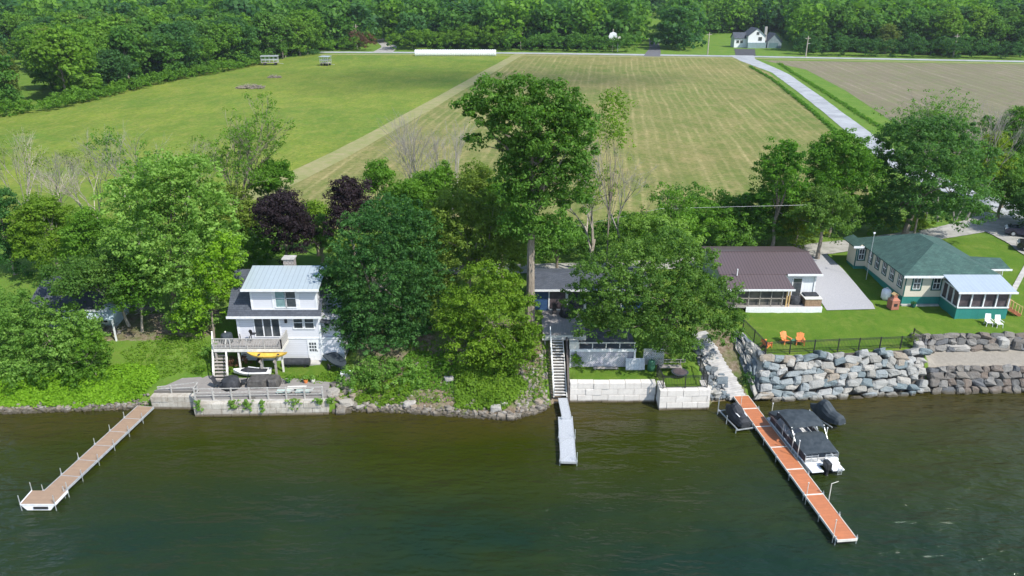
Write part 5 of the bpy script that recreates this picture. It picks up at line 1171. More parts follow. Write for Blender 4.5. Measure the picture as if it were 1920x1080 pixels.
# propane tank, brick oven, chairs, antenna
x_, y_ = at(1665, 565, 3.7); t = thing('propane_tank', 'upright white propane tank by the cream cottage corner', 'gas tank', (37.95, 72.6, 3.7)); rings = []
for zz, r_ in ((.08, .36), (.2, .44), (.6, .46), (1.0, .44), (1.15, .3), (1.2, .1)): rings.append([(r_*math.cos(a), r_*math.sin(a), zz) for a in np.linspace(0, 6.28, 16, endpoint=False)])
MB().hull(rings).build('tank', 'white', t, smooth=True); MB().tube((0, 0, 1.2), (0, 0, 1.32), .12, n=10).build('valve_collar', 'galv', t); MB().tube((0, 0, 0), (0, 0, .1), .3, n=12).build('base', 'conc', t)
x_, y_ = at(1676, 580, 3.7); t = thing('brick_oven', 'small orange brick outdoor oven with a gabled chimney top', 'oven', (x_, y_+.3, 3.68), R(8))
MB().box(-.4, -.4, 0, .4, .4, .95).build('body', 'brick', t); MB().hull([[(-.42, -.42, .953), (.42, -.42, .953), (.42, .42, .953), (-.42, .42, .953)], [(-.2, -.2, 1.2), (.2, -.2, 1.2), (.2, .2, 1.2), (-.2, .2, 1.2)]]).build('hood', 'brick', t)
MB().box(-.18, -.18, 1.203, .18, .18, 1.5).build('chimney', 'brick', t); MB().slab([(-.28, -.25, 1.5), (0, -.25, 1.68), (0, .25, 1.68), (-.28, .25, 1.5)], .04).slab([(0, -.25, 1.68), (.28, -.25, 1.5), (.28, .25, 1.5), (0, .25, 1.68)], .04).build('chimney_cap', 'lumber', t); MB().box(-.18, -.42, .35, .18, -.403, .65).build('opening', 'black', t)
t = thing('garden_pot', 'small dark green pot against the teal foundation', 'pot', (39.9, 70.75, 3.7)); MB().tube((0, 0, 0), (0, 0, .3), .2, .26, 12).build('pot', 'tealtrim', t)
V_, Q_, T_ = leafcloud(np.random.default_rng(3), np.array([[0, 0, .42]]), np.array([.28]), np.array([.3]), 80, .14); link('foliage', npmesh('foliage', V_, Q_, LM['dark'], T_), t)
for i, (px, py, lb) in enumerate(((1853, 607, 'white lawn chair left of its twin before the teal foundation'), (1872, 609, 'white lawn chair right of its twin before the teal foundation'))):
    x_, y_ = at(px, py, 3.6); t = thing('lawn_chair', lb, 'chair', (x_, y_, gz(x_, y_)), R(-8+6*i)); MB().box(-.27, -.3, .36, .27, .24, .41).build('seat', 'white', t)
    MB().slab([(-.27, .22, .41), (.27, .22, .41), (.25, .45, 1.05), (-.25, .45, 1.05)], .04).build('backrest', 'white', t)
    for a in (-.25, .25):
        for b in (-.28, .22): MB().bar((a, b, .36), (a*1.12, b*1.15, 0), .035).build('leg', 'white', t)
        MB().bar((a*1.15, -.28, .6), (a*1.15, .3, .6), .06, .03).build('armrest', 'white', t)
t = thing('antenna_pole', 'thin pale pole standing at the left eave of the green roof', 'pole', (38.0, 77.4, 4)); MB().tube((0, 0, 0), (0, 0, 5.2), .03, n=6).build('pole', 'galv', t); MB().tube((-.08, 0, 5.2), (.08, 0, 5.28), .1, n=8).build('tip', 'white', t)
# cars at the right edge
def suv(label, x, y, rz, paint):
    z = gz(x, y)+.08; t = thing('parked_car', label, 'car', (x, y, z), R(rz)); L_, W_ = 4.7, 1.85
    prof = [(-2.35, .35), (-2.35, .95), (-2.2, 1.05), (-1.9, 1.62), (-1.5, 1.7), (.35, 1.68), (.95, 1.12), (2.1, 1.0), (2.35, .8), (2.35, .35)]
    low = [(x_, min(z_, 1.08)) for x_, z_ in prof]
    MB().hull([[(x_, s_*W_/2*f, z_) for x_, z_ in [(-2.35, .35), (-2.37, .9), (-2.2, 1.04), (.95, 1.08), (2.1, 1.0), (2.35, .8), (2.35, .35)]] for s_, f in ((-1, .97), (-1, 1.), (1, 1.), (1, .97))]).build('body', paint, t, bevel=.05)
    MB().hull([[(x_, s_*.8*f, z_) for x_, z_ in [(-2.15, 1.05), (-1.9, 1.6), (-1.5, 1.66), (.3, 1.64), (.95, 1.09)]] for s_, f in ((-1, 1.), (1, 1.))]).build('window_band', 'glass', t, bevel=.04)
    MB().hull([[(x_, s_*.76, z_) for x_, z_ in [(-1.95, 1.62), (-1.5, 1.69), (.1, 1.69), (.3, 1.645), (-1.9, 1.6)]] for s_ in (-1, 1)]).build('roof', paint, t, bevel=.02)
    for a in (-1.45, 1.45):
        for s_ in (-1, 1):
            w_ = MB().tube((a, s_*.78, .34), (a, s_*.95, .34), .35, n=20).build('wheel', 'rubber', t); MB().tube((a, s_*.951, .34), (a, s_*.965, .34), .2, n=14).build('rim', 'galv', w_)
    for s_ in (-1, 1): MB().box(2.3, s_*.7-.16, .72, 2.37, s_*.7+.16, .86).build('headlight', 'bone', t); MB().box(-2.4, s_*.78-.1, .8, -2.34, s_*.78+.08, 1.0).build('tail_light', 'red', t)
    return t
x_, y_ = at(1907, 440, 4.6); suv('dark blue car parked nearer the road at the right edge', x_+1.0, y_-.2, 152, 'carblue')
x_, y_ = at(1922, 468, 4.6); suv('black car parked closest to the cottage at the right edge', x_+1.5, y_-.3, 150, 'carblack')
# ============================================================ DOCKS AND BOATS
def dock(name, label, p, q, w_, z, nsec, mat, edge, legs=True, pole_h=1.0, legside=(-1, 1), gap=.05, legk=None, cuts=None):
    p, q = Vector((*p, 0)), Vector((*q, 0)); d = (q-p); ln = d.length; rz = math.atan2(d.y, d.x)-math.pi/2; t = thing(name, label, 'dock', (p.x, p.y, z), rz); L1 = ln/nsec; ct = cuts or [k/nsec for k in range(nsec+1)]; L0 = L1
    for i in range(len(ct)-1):
        ya_, yb_ = ct[i]*ln, ct[i+1]*ln
        s_ = MB().box(-w_/2+.05, ya_+gap/2, -.05, w_/2-.05, yb_-gap/2, 0).build('deck_section', mat, t)
        f = MB().box(-w_/2, ya_, -.16, -w_/2+.047, yb_, .015).box(w_/2-.047, ya_, -.16, w_/2, yb_, .015).box(-w_/2+.05, ya_, -.16, w_/2-.05, ya_+gap/2-.003, .012).box(-w_/2+.05, yb_-gap/2+.003, -.16, w_/2-.05, yb_, .012)
        f.build('frame', edge, s_)
    for i in (legk if legk is not None else range(1, nsec+1)):
        for s_ in legside:
            l_ = MB().tube((s_*(w_/2+.04), i*L1-.15, -2.2), (s_*(w_/2+.04), i*L1-.15, pole_h), .028, n=7).build('leg', 'galv', t)
            MB().box(s_*(w_/2+.04)-.05, i*L1-.2, -.12, s_*(w_/2+.04)+.05, i*L1-.1, .05).build('bracket', 'galv', l_)
    return t, rz, L1
a = at(1389, 741, .55); b = at(1589, 1013, .45)
ob_, rzo, L1o = dock('orange_dock', 'long narrow orange panelled dock reaching farthest into the lake', a, b, 1.35, .5, 8, 'orange', 'bone', pole_h=.2, gap=.12, cuts=[0]+[(a[1]-at(960, q_, .5)[1])/(a[1]-b[1]) for q_ in (766, 799.5, 838, 879.5, 927)]+[1])
for x_, k in ((.75, 8), (.75, 6.3), (-.72, 3.1), (.75, 1.)):
    MB().tube((x_, k*L1o-.4, -1.5), (x_, k*L1o-.4, 1.25), .024, n=7).tube((x_, k*L1o-.4, 1.25), (x_, k*L1o-.4, 1.32), .045, n=8).build('mooring_pole', 'bone', ob_)
a = at(272, 757, .75); b = at(98, 925, .45)
lb_, rzl, L1l = dock('tan_dock', 'tan boarded dock ending in a wider platform at the far left', a, b, 1.5, .5, 6, 'tan', 'alu', pole_h=.5)
pa = at(128, 921, .5); pb = at(40, 948, .5); pc = at(106, 948, .5); pd = at(68, 921, .5)
o_ = (pd[0], pd[1], .5); t = MB(); c1, c2, c3, c4 = at(60, 921, .5), at(127, 921, .5), at(103, 946, .5), at(38, 946, .5)
pl = thing('dock_platform', 'wide tan swim platform with a white float at the end of the left dock', 'platform', (*c4, .5))
MB((*c4, .5)).prism([c4, c3, c2, c1], .46, .56).build('platform_boards', 'tan', pl)
fl = MB((*c4, .5)).add([(c4[0], c4[1]-.02, .5), (c3[0], c3[1]-.02, .5), (c3[0]-.35, c3[1]-.05, .06), (c4[0]+.4, c4[1]-.05, .06), (c4[0], c4[1]+.5, .5), (c3[0], c3[1]+.5, .5), (c3[0]-.35, c3[1]+.5, .06), (c4[0]+.4, c4[1]+.5, .06)], [(0, 3, 2, 1), (0, 1, 5, 4), (1, 2, 6, 5), (2, 3, 7, 6), (3, 0, 4, 7), (4, 5, 6, 7)]).build('float', 'white', pl)
MB((*c4, .5)).box(c4[0]+.9, c4[1]-.1, .2, c4[0]+1.9, c4[1]-.055, .36).build('float_slot', 'black', fl)
MB((*c4, .5)).bar((*c2, .5), (*c3, .5), .08, .16).bar((*c4, .5), (*c3, .5), .08, .1).bar((*c4, .5), (*c1, .5), .08, .16).build('frame', 'white', pl)
for c_ in (c1, c2, c3, c4): MB((*c4, .5)).tube((*c_, -1.5), (*c_, 1.25), .03, n=7).build('leg', 'galv', pl)
o1, o2 = at(1055, 746, .6), at(1063, 786, .5)
dock('gangway', 'narrow grey metal gangway at the foot of the long staircase', o1, o2, .8, .58, 1, 'dockgrey', 'alu', pole_h=.1)
a = at(1060, 782, .45); b = at(1066, 866, .45)
gd, _, _ = dock('grey_dock', 'short grey aluminium dock in the middle of the shore', a, b, 1.2, .45, 2, 'dockgrey', 'alu', pole_h=.75)
MB().bar((.0, 3.3, .03), (.55, 4.0, .03), .03, .03).bar((-.1, 5.4, .03), (.55, 6.3, .03), .03, .03).build('loose_pole', 'galv', gd)
# pontoon boat: local +Y is the bow
sp_l, sp_r = at(1512, 882, .35), at(1574, 868, .35); cx_, cy_ = (sp_l[0]+sp_r[0])/2, (sp_l[1]+sp_r[1])/2
bl_ = at(1449, 795, .8); dx_, dy_ = bl_[0]-sp_l[0], bl_[1]-sp_l[1]; rzb = math.atan2(dy_, dx_)-math.pi/2; LB = math.hypot(dx_, dy_); WB = math.hypot(sp_r[0]-sp_l[0], sp_r[1]-sp_l[1]); print('boat', LB, WB, math.degrees(rzb))
WB = 2.65; LB = 7.2
PB = thing('pontoon_boat', 'pontoon boat with slate grey canvas top moored beside the orange dock', 'boat', (cx_, cy_, 0), rzb)
for s_ in (-1, 1):
    tb = MB(); rings = []
    for y_, r_ in ((-.1, .33), (0, .36), (LB-1.2, .36), (LB-.5, .3), (LB, .1)): rings.append([(s_*(WB/2-.4)+r_*math.cos(a), y_, .08+(.36-r_)*.7+r_*math.sin(a)) for a in np.linspace(0, 6.28, 14, endpoint=False)])
    tb.hull(rings).build('pontoon', 'galv', PB, smooth=True)
MB().box(-WB/2, .0, .46, WB/2, LB-.4, .56).build('deck', 'white', PB, bevel=.02)
MB().box(-WB/2+.05, -.75, .4, -.35, -.02, .5).box(.35, -.75, .4, WB/2-.05, -.02, .5).build('swim_platform', 'white', PB, bevel=.03)
M['navy'] = pm('dark_fence_panel', (.03, .033, .045), (.07, .05, .05), 2, .35)
fp = MB(); fr = MB()
segs_ = [((-WB/2+.03, .35), (-WB/2+.03, LB-1.0)), ((WB/2-.03, .35), (WB/2-.03, LB-1.0)), ((-WB/2+.03, LB-1.0), (-.5, LB-.45)), ((.5, LB-.45), (WB/2-.03, LB-1.0)), ((-WB/2+.03, .35), (-.3, .35)), ((.3, .35), (WB/2-.03, .35))]
for a_, b_ in segs_:
    if a_[1] > .4 or b_[1] > .4: fp.bar((*a_, .85), (*b_, .85), .03, .42)
    for h_ in ((.62, 1.1, 1.2) if a_[1] > .4 or b_[1] > .4 else (.66, .8, .95, 1.1)): fr.bar((*a_, h_), (*b_, h_), .035)
    k_ = max(2, int(math.hypot(b_[0]-a_[0], b_[1]-a_[1])/.9))
    for i in range(k_+1): x_ = a_[0]+(b_[0]-a_[0])*i/k_; y_ = a_[1]+(b_[1]-a_[1])*i/k_; fr.box(x_-.018, y_-.018, .56, x_+.018, y_+.018, 1.2)
fp.build('side_panel', 'navy', PB); fr.build('rail', 'galv', PB)
def cloth(w_, y0, y1, z0, z1, crown, drop, n=9, seed=0):
    g2 = np.random.default_rng(seed); rings = []
    for k in range(7):
        u = k/6; y_ = y0+(y1-y0)*u; zz = z0+(z1-z0)*math.sin(math.pi*min(1, max(0, u)))**.4 if crown else z0+(z1-z0)*u
        top = [(-w_+2*w_*i/(n-1), y_, zz-drop*abs(2*i/(n-1)-1)**4+g2.normal()*.012) for i in range(n)]
        rings.append(top+[(x_*.98, y_, z_-.05-.25*(abs(x_) > w_*.9)) for x_, _, z_ in reversed(top)])
    return MB().hull(rings)
cloth(WB/2+.02, .42, 2.9, 1.3, 1.55, False, .12, seed=1).build('rear_cover', 'cover', PB, smooth=False)
cloth(WB/2+.05, 2.7, 5.2, 2.15, 2.35, True, .18, seed=2).build('canopy', 'cover', PB)
cloth(WB/2+.0, 5.1, LB-.6, 1.75, 1.35, False, .15, seed=3).build('bow_cover', 'cover', PB)
mb = MB()
for s_ in (-1, 1):
    x_ = s_*(WB/2-.02); mb.bar((x_, 3.6, 1.2), (x_, 2.8, 2.1), .035).bar((x_, 3.6, 1.2), (x_, 4.2, 2.15), .035).bar((x_, 3.6, 1.2), (x_, 5.1, 2.1), .035).bar((x_, 1.9, 1.2), (x_, 2.8, 2.0), .03)
mb.build('canopy_frame', 'galv', PB)
mt = MB().box(-.2, -.85, .55, .2, -.15, 1.15).build('motor', 'black', PB, bevel=.08); MB().box(-.09, -.65, -.35, .09, -.35, .55).build('motor_leg', 'black', mt)
mb = MB()
for s_ in (.75, 1.05): mb.tube((s_, -.78, .1), (s_, -.78, .75), .02, n=6)
for h_ in (.15, .35, .55): mb.bar((.75, -.78, h_), (1.05, -.78, h_), .03)
mb.build('ladder', 'galv', PB); MB().box(.2, .05, .57, 1.2, .33, .9).build('stern_locker', 'white', PB, bevel=.04)
for s_, y_ in ((-1.45, 1.2), (1.5, 2.6), (-1.45, 2.1)):
    q = Vector((s_, y_, 0)); q.rotate(Matrix.Rotation(rzb, 3, 'Z')); t = thing('mooring_pole', {1.2: 'pale lift pole by the left rear of the pontoon boat', 2.6: 'bent pale lift pole right of the pontoon boat', 2.1: 'pale lift pole at the left middle of the pontoon boat'}[y_], 'pole', (cx_+q.x, cy_+q.y, -1.5)); MB().tube((0, 0, 0), (0, 0, 3.4), .035, n=7).build('shaft', 'bone', t); MB().tube((0, 0, 3.4), (0, 0, 3.5), .05, n=7).build('cap', 'white', t)
t = thing('mooring_pole', 'pale lift pole standing in the water behind the pontoon bow', 'pole', (*at(1446, 781, 0), -1.5)); MB().tube((0, 0, 0), (0, 0, 2.7), .03, n=7).build('shaft', 'bone', t); MB().tube((0, 0, 2.7), (0, 0, 2.8), .05, n=7).build('cap', 'white', t)
t = thing('dock_light', 'curved pale light pole beside the orange dock', 'lamp post', (*at(1554, 936, .2), -1.5)); MB().tube((0, 0, 0), (0, 0, 3.0), .035, n=7).build('pole', 'bone', t); MB().tube((0, 0, 3.0), (.5, .1, 3.12), .025, .02, n=6).build('arm', 'bone', t)
# covered water scooters
def scooter(label, x, y, rz, mat, tilt=0., L_=3.2, z=.35, stripes=True, hgt=1.15):
    t = thing('covered_watercraft', label, 'water scooter', (x, y, z), R(rz)); t.rotation_euler = (R(tilt), 0, R(rz)); rings = []
    for u, w_, h0, h1 in ((0, .42, .0, .42), (.08, .56, -.05, .6), (.3, .6, -.1, .72), (.5, .6, -.1, hgt), (.62, .56, -.1, hgt*.98), (.8, .42, -.02, .62), (.93, .24, .1, .42), (1, .06, .25, .34)):
        rings.append([((w_*math.cos(a)), (u-.5)*L_, h0+(h1-h0)*(max(0, math.sin(a))**.8 if math.sin(a) > 0 else 0)-.12*(math.sin(a) < 0)*abs(math.sin(a))) for a in np.linspace(0, 2*math.pi, 16, endpoint=False)])
    MB().hull(rings).build('canvas_cover', mat, t)
    if stripes: MB().bar((-.3, -1.0, .6), (-.34, -.35, .66), .09, .03).bar((.35, -1.0, .58), (.42, -.3, .62), .07, .03).build('reflective_strip', 'white', t)
    return t
x_, y_ = at(1380, 782, .4); scooter('covered black water scooter on a lift left of the orange dock', x_, y_, 14, 'coverb', z=.45)
lf = thing('boat_lift', 'low metal lift cradle under the black water scooter', 'boat lift', (x_, y_, 0), R(14)); mb = MB()
for s_ in (-.75, .75): mb.bar((s_, -1.7, .3), (s_, 1.6, .3), .08)
for y__ in (-1.65, 1.4): mb.bar((-.85, y__, .28), (.85, y__, .28), .08)
mb.build('cradle', 'galv', lf)
for s_, y__, h_ in ((-.95, 1.3, 1.6), (-.95, -.2, .8), (.9, -1.65, .5), (-.9, -1.65, .5)): MB().tube((s_, y__, -1.5), (s_, y__, h_), .04, n=7).build('leg', 'galv', lf)
x_, y_ = at(1549, 775, .7); scooter('slate grey covered watercraft behind the pontoon boat', x_, y_, 25, 'cover', tilt=-4, L_=3.4, z=.55, stripes=False, hgt=1.3)
lf = thing('boat_lift', 'metal lift cradle under the slate grey watercraft', 'boat lift', (x_, y_, 0), R(25)); mb = MB()
for s_ in (-.7, .7): mb.bar((s_, -1.4, .32), (s_, 1.4, .32), .08)
mb.build('cradle', 'galv', lf)
for s_ in (-.8, .8): MB().tube((s_, 1.3, -1.5), (s_, 1.3, .5), .04, n=7).build('leg', 'galv', lf)
# ============================================================ FAR THINGS
fz = LZ
o_ = (*at(1416, 90, fz), fz); FH = thing('farmhouse', 'white gabled farmhouse beyond the country road', 'house', o_); x_, y_ = o_[0], o_[1]
def gable(t, name, x0, x1, y0, y1, z0, ze, zr, wall, roof, ax='y', ov=.4):
    mb = MB(o_); mb.box(x0, y0, z0, x1, y1, ze)
    if ax == 'y': xm = (x0+x1)/2; mb.add([(x0, y0, ze), (x1, y0, ze), (xm, y0, zr), (x0, y1, ze), (x1, y1, ze), (xm, y1, zr)], [(0, 1, 2), (4, 3, 5)])
    else: ym = (y0+y1)/2; mb.add([(x0, y0, ze), (x0, y1, ze), (x0, ym, zr), (x1, y0, ze), (x1, y1, ze), (x1, ym, zr)], [(1, 0, 2), (3, 4, 5)])
    mb.build('wall', wall, t); mb = MB(o_); k = .12
    if ax == 'y':
        for s_, xe in ((-1, x0-ov), (1, x1+ov)): mb.slab([(xe, y0-ov, ze-.25+k), (xm, y0-ov, zr+k), (xm, y1+ov, zr+k), (xe, y1+ov, ze-.25+k)], .15)
    else:
        for ye in (y0-ov, y1+ov): mb.slab([(x0-ov, ye, ze-.25+k), (x1+ov, ye, ze-.25+k), (x1+ov, ym, zr+k), (x0-ov, ym, zr+k)], .15)
    return mb.build('roof', roof, t)
s_ = 1/mpp(y_, fz)
def fx(px): return (px-960)*mpp(y_, fz)
gable(FH, '', fx(1401), fx(1433), y_, y_+10, fz, fz+5.4, fz+8.6, 'white', 'shgrey'); gable(FH, '', fx(1379), fx(1401)-.01, y_+3, y_+9, fz, fz+4.2, fz+6.4, 'white', 'shgrey', 'x')
MB(o_).box(fx(1400), y_-1.3, fz, fx(1434), y_-.02, fz+2.4).build('ground_floor', pm('blue_grey_base', (.22, .3, .32), None, 1, .7), FH)
for a, b, c in ((1416, fz+5.8, 1.2), (1420, fz+3.2, 1.6), (1383, fz+2, 1.2), (1390, fz+2, 1.2)):
    yy = y_ if a > 1400 else y_+3; w_ = MB(o_).box(fx(a)-.1, yy-.08, b-.1, fx(a)+c+.1, yy-.01, b+c+.1).build('window', 'bone', FH); MB(o_).box(fx(a), yy-.1, b, fx(a)+c, yy-.083, b+c).build('pane', 'glass', w_)
MB(o_).box(fx(1433)+.05, y_+2, fz, fx(1433)+1.1, y_+3, fz+9.2).build('chimney', 'conc', FH)
GR = thing('garage', 'blue grey gabled garage right of the white farmhouse', 'garage', o_); gable(GR, '', fx(1435)+.5, fx(1463), y_-1, y_+8, fz, fz+3.0, fz+6.4, pm('blue_grey_siding', (.2, .25, .27), (.15, .19, .21), 1, .7), 'shgrey')
MB(o_).box(fx(1440), y_-1.1, fz, fx(1457), y_-1.01, fz+2.3).build('garage_door', pm('teal_door', (.1, .17, .18), None, 1, .6), GR)
bx0, by0 = at(778, 105, fz); bx1, _ = at(930, 105, fz)
BR = thing('bale_row', 'long row of white plastic wrapped bales at the far edge of the pasture', 'bale row', ((bx0+bx1)/2, by0, fz)); oo = ((bx0+bx1)/2, by0, fz); nb = 36
for k in range(nb):
    a = bx0+(bx1-bx0)*k/nb; b = bx0+(bx1-bx0)*(k+1)/nb; rings = []
    for x_, r_ in ((a, 1.15), (a+.12, 1.32), (b-.12, 1.32), (b, 1.15)): rings.append([(x_, by0+r_*.95*math.cos(q), fz+1.2+r_*math.sin(q)) for q in np.linspace(0, 6.28, 12, endpoint=False)])
    MB(oo).hull(rings).build('wrapped_bale', pm('white_wrap', (.8, .8, .8), (.72, .72, .73), 1, .4) if k == 0 else bpy.data.materials['white_wrap'], BR)
def hay_wagon(label, px, py, rz, L_=6., flat=False):
    x, y = at(px, py, fz); t = thing('hay_wagon', label, 'wagon', (x, y, fz), R(rz)); MB().box(-L_/2, -1.3, .9, L_/2, 1.3, 1.05).build('bed', 'wood', t)
    for a in (-L_*.32, L_*.32):
        for s_ in (-1, 1): w_ = MB().tube((a, s_*1.0, .45), (a, s_*1.25, .45), .45, n=12).build('wheel', 'rubber', t)
    mb = MB()
    for k in range(5): a = -L_/2+.1+k*(L_-.2)/4; mb.box(a-.07, -1.28, 1.05, a+.07, -1.16, 3.2).box(a-.07, 1.16, 1.05, a+.07, 1.28, 3.2)
    for h_ in (1.8,): mb.box(-L_/2, -1.3, h_, L_/2, -1.2, h_+.35).box(-L_/2, 1.2, h_, L_/2, 1.3, h_+.35)
    mb.build('rack', 'galv', t); MB().slab([(-L_/2-.2, -1.5, 3.25), (L_/2+.2, -1.5, 3.25), (L_/2+.2, 1.5, 3.4), (-L_/2-.2, 1.5, 3.4)], .12).build('roof', 'galv', t); MB().bar((L_/2, 0, .7), (L_/2+1.8, 0, .4), .12).build('drawbar', 'galv', t)
hay_wagon('long grey roofed feed wagon by the wood edge', 507, 122, 8); hay_wagon('short grey roofed wagon alone in the pasture', 611, 123, -15, 3.4)
x_, y_ = at(470, 166, fz); brush('brush_pile', 'larger dark heap of debris in the pasture', x_, y_, 4, 1.2, 1.5, 130, 41, r=.1, ln=2.2, mat='bark'); x_, y_ = at(515, 146, fz); brush('brush_pile', 'smaller grey heap of debris behind the larger one', x_, y_, 2.2, .8, 1.0, 60, 42, r=.1, ln=1.6, mat='bark')
x_, y_ = at(600, 190, fz)
poles = [(623, 78, 48, 'short'), (671, 64, 45, 'first'), (774, 72, 50, ''), (976, 93, 58, ''), (1325, 103, 60, ''), (1508, 108, 67, ''), (1783, 112, 63, '')]
PL = ['pale utility pole at the left end of the country road', 'pale utility pole left of the gravel track', 'pale utility pole behind the long hedge', 'pale utility pole right of the white bale row', 'pale utility pole left of the white farmhouse', 'pale utility pole with a lamp right of the garage', 'pale utility pole before the dark scrub at the right']
for i, (px, pb, ptop, _) in enumerate(poles):
    x_, y_ = at(px, min(max(pb, 92), 108)-1, fz); zt_ = ztop(y_, ptop); t = thing('utility_pole', PL[i], 'utility pole', (x_, y_-1.5, fz)); MB().tube((0, 0, -.3), (0, 0, zt_-fz), .26, .19, 8).build('pole', 'barkp', t); MB().box(-1.1, -.08, zt_-fz-1.0, 1.1, .08, zt_-fz-.8).build('cross_arm', 'barkp', t)
    if i == 5: MB().tube((0, 0, zt_-fz-3), (1.0, -.3, zt_-fz-2.8), .08, n=6).build('lamp_arm', 'white', t)
x_, y_ = at(1148, 97, fz); zc_ = ztop(y_, 68); t = thing('notice_board', 'white rounded board on a post among the roadside trees', 'sign', (x_, y_, fz)); MB().tube((0, 0, 0), (0, 0, zc_-fz+3), .2, n=8).build('post', 'barkp', t)
rings = [[(1.9*math.cos(a)*f, yy, zc_-fz+1.9*math.sin(a)*f) for a in np.linspace(0, 6.28, 8, endpoint=False)] for yy, f in ((-.3, 1), (-.2, 1))]; MB().hull(rings).build('board', 'white', t)
t = thing('white_post', 'white post and panel right of the rounded board', 'sign', (*at(1158, 97, fz), fz)); MB().tube((0, 0, 0), (0, 0, 6.2), .15, n=6).build('post', 'white', t); MB().box(-.2, -.1, 4, 1., .05, 6.4).build('panel', 'bone', t)
# overhead cable behind the cottages
t = thing('roadside_pole', 'tall weathered utility pole behind the bright leafy bushes', 'utility pole', (48.5, 89, gz(48.5, 89))); MB().tube((0, 0, -.3), (0, 0, 5.6), .14, .1, 8).build('pole', 'bark', t); MB().box(-.8, -.05, 5.0, .8, .05, 5.15).build('cross_arm', 'bark', t)
# ============================================================ NEAR TREES AND SHRUBS
TP = tree_px
# far left group
TP('tree', 'dark green tree at the left edge above the hidden cottage', 15, 78, 352, 560, 110, 'dark', 101, dens=.9)
TP('tree', 'yellow green tree behind the hidden cottage', 95, 78, 358, 520, 170, 'lime', 102, dens=.9)
TP('tree', 'mid green tree between the yellow green one and the silvery maple', 190, 74, 378, 560, 150, 'mid', 103, dens=.9)
TP('tree', 'leafy tree with pale trunks overhanging the hidden cottage', 200, 67.5, 460, 588, 205, 'locust', 104, bark='barkp', bx=240, trunk_r=.16, nl=14)
TP('tree', 'slender green tree shading the brush heap', 270, 66.5, 470, 590, 120, 'mid', 105, bark='barkp', bx=262, trunk_r=.13)
make_tree('tree', 'tall silvery leaved maple with bright tufted crown left of the blue metal roof', 'tree', (xat(325, 68, 3), 68, gz(xat(325, 68, 3), 68)),
    blobs(68, [(300, 330, 62, 42), (350, 345, 60, 50), (255, 380, 60, 48), (320, 400, 85, 60, -.5), (390, 410, 55, 60), (270, 450, 70, 55, -1), (350, 480, 75, 60, -1.5), (410, 480, 48, 55, -.5), (300, 530, 55, 40, -1.5), (365, 560, 50, 48, -2), (430, 460, 30, 40), (350, 605, 34, 28, -2)]), 'bright', 106, leaf=.3, rc=.62, dens=1.15, trunk_r=.28, nl=14, up=.25, fork=.55)
make_tree('tree', 'yellow green sprays of a small tree beside the deck stairs', 'tree', (xat(400, 65.2, 3), 65.2, gz(xat(400, 65.2, 3), 65.2)), blobs(65.2, [(405, 520, 42, 45), (425, 480, 30, 40), (385, 570, 42, 36), (355, 600, 30, 28), (430, 540, 20, 30)]), 'vivid', 107, leaf=.26, rc=.5, trunk_r=.12, tint=-.15)
# bank shrubs at the far left
make_tree('shrub', 'large rounded shrub mass on the bank at the far left', 'shrub', (-41, 62.5, gz(-41, 62.5)), blobs(62.5, [(15, 590, 60, 45, 1.), (85, 615, 66, 42, .5), (20, 650, 80, 55), (110, 660, 75, 45, -.5), (50, 700, 80, 40, -1.5), (150, 630, 42, 45), (165, 690, 40, 30, -1)]), 'bright', 110, leaf=.24, rc=.55, dens=1.05, trunk_r=.1, tint=-.22)
make_tree('shrub', 'darker green bush between the shrub mass and the vines', 'shrub', (-36.5, 60.5, gz(-36.5, 60.5)), blobs(60.2, [(175, 660, 30, 40), (165, 700, 40, 32), (120, 715, 45, 28)]), 'mid', 111, leaf=.22, rc=.45, trunk_r=.05)
def groundcover(name, label, pts, n_, kind, seed, leaf=.2, h=.35, rc=.3, per=16):
    rg = np.random.default_rng(seed); xs = [p[0] for p in pts]; ys = [p[1] for p in pts]; C = []
    while len(C) < n_:
        x, y = rg.uniform(min(xs), max(xs)), rg.uniform(min(ys), max(ys))
        if inpoly(x, y, pts): C.append((x, y))
    C = np.array(C); z = ground_z(C[:, 0], C[:, 1])+h*rg.random(n_)*(.5+.5*np.sin(C[:, 0]*1.3)*np.cos(C[:, 1]*1.7)); C = np.column_stack([C, z])
    V_, Q_, T_ = leafcloud(rg, C, np.full(n_, rc), np.clip(rg.normal(.5, .2, n_)+.15*np.sin(C[:, 0]*.9+C[:, 1]), 0, 1), per, leaf, .7)
    return meta(link(name, npmesh(name, V_, Q_, LM[kind], T_)), label, 'ground cover', None, 'stuff')
G = lambda l, z: [at(x, y, z) for x, y in l]
groundcover('vines', 'bright green vines covering the left bank', [(-46, 57.2), (-37, 57.3), (-31.8, 57.9), (-31.0, 60), (-32, 61.6), (-34.5, 61.9), (-37, 61), (-46, 60.5)], 2600, 'vivid', 1, .2, .45)
groundcover('weeds', 'weeds on the slope beside the staircase', [(-31.8, 59.5), (-29.0, 61), (-27.2, 60.5), (-27.3, 64.5), (-33, 66), (-36, 63.5)], 750, 'lime', 2, .14, .12, .22, 9)
make_tree('shrub', 'bright green bushes on the bank below the dark maple', 'shrub', (-12, 59.2, gz(-12, 59.2)), blobs(59.3, [(668, 715, 34, 26), (712, 700, 40, 30, .6), (758, 705, 30, 26, .6), (690, 742, 42, 18, -.8), (738, 735, 34, 18, -.6), (655, 745, 16, 14, -.8), (785, 722, 16, 14)]), 'bright', 161, leaf=.2, rc=.42, dens=1.2, trunk_r=0)
groundcover('bank_greenery', 'low leafy plants at the water edge below the bushes', [(-14.8, 57.4), (-11.5, 57.1), (-9.2, 57.6), (-8.6, 59), (-10, 60), (-14, 60)], 420, 'lime', 3, .18, .3, .3, 14)
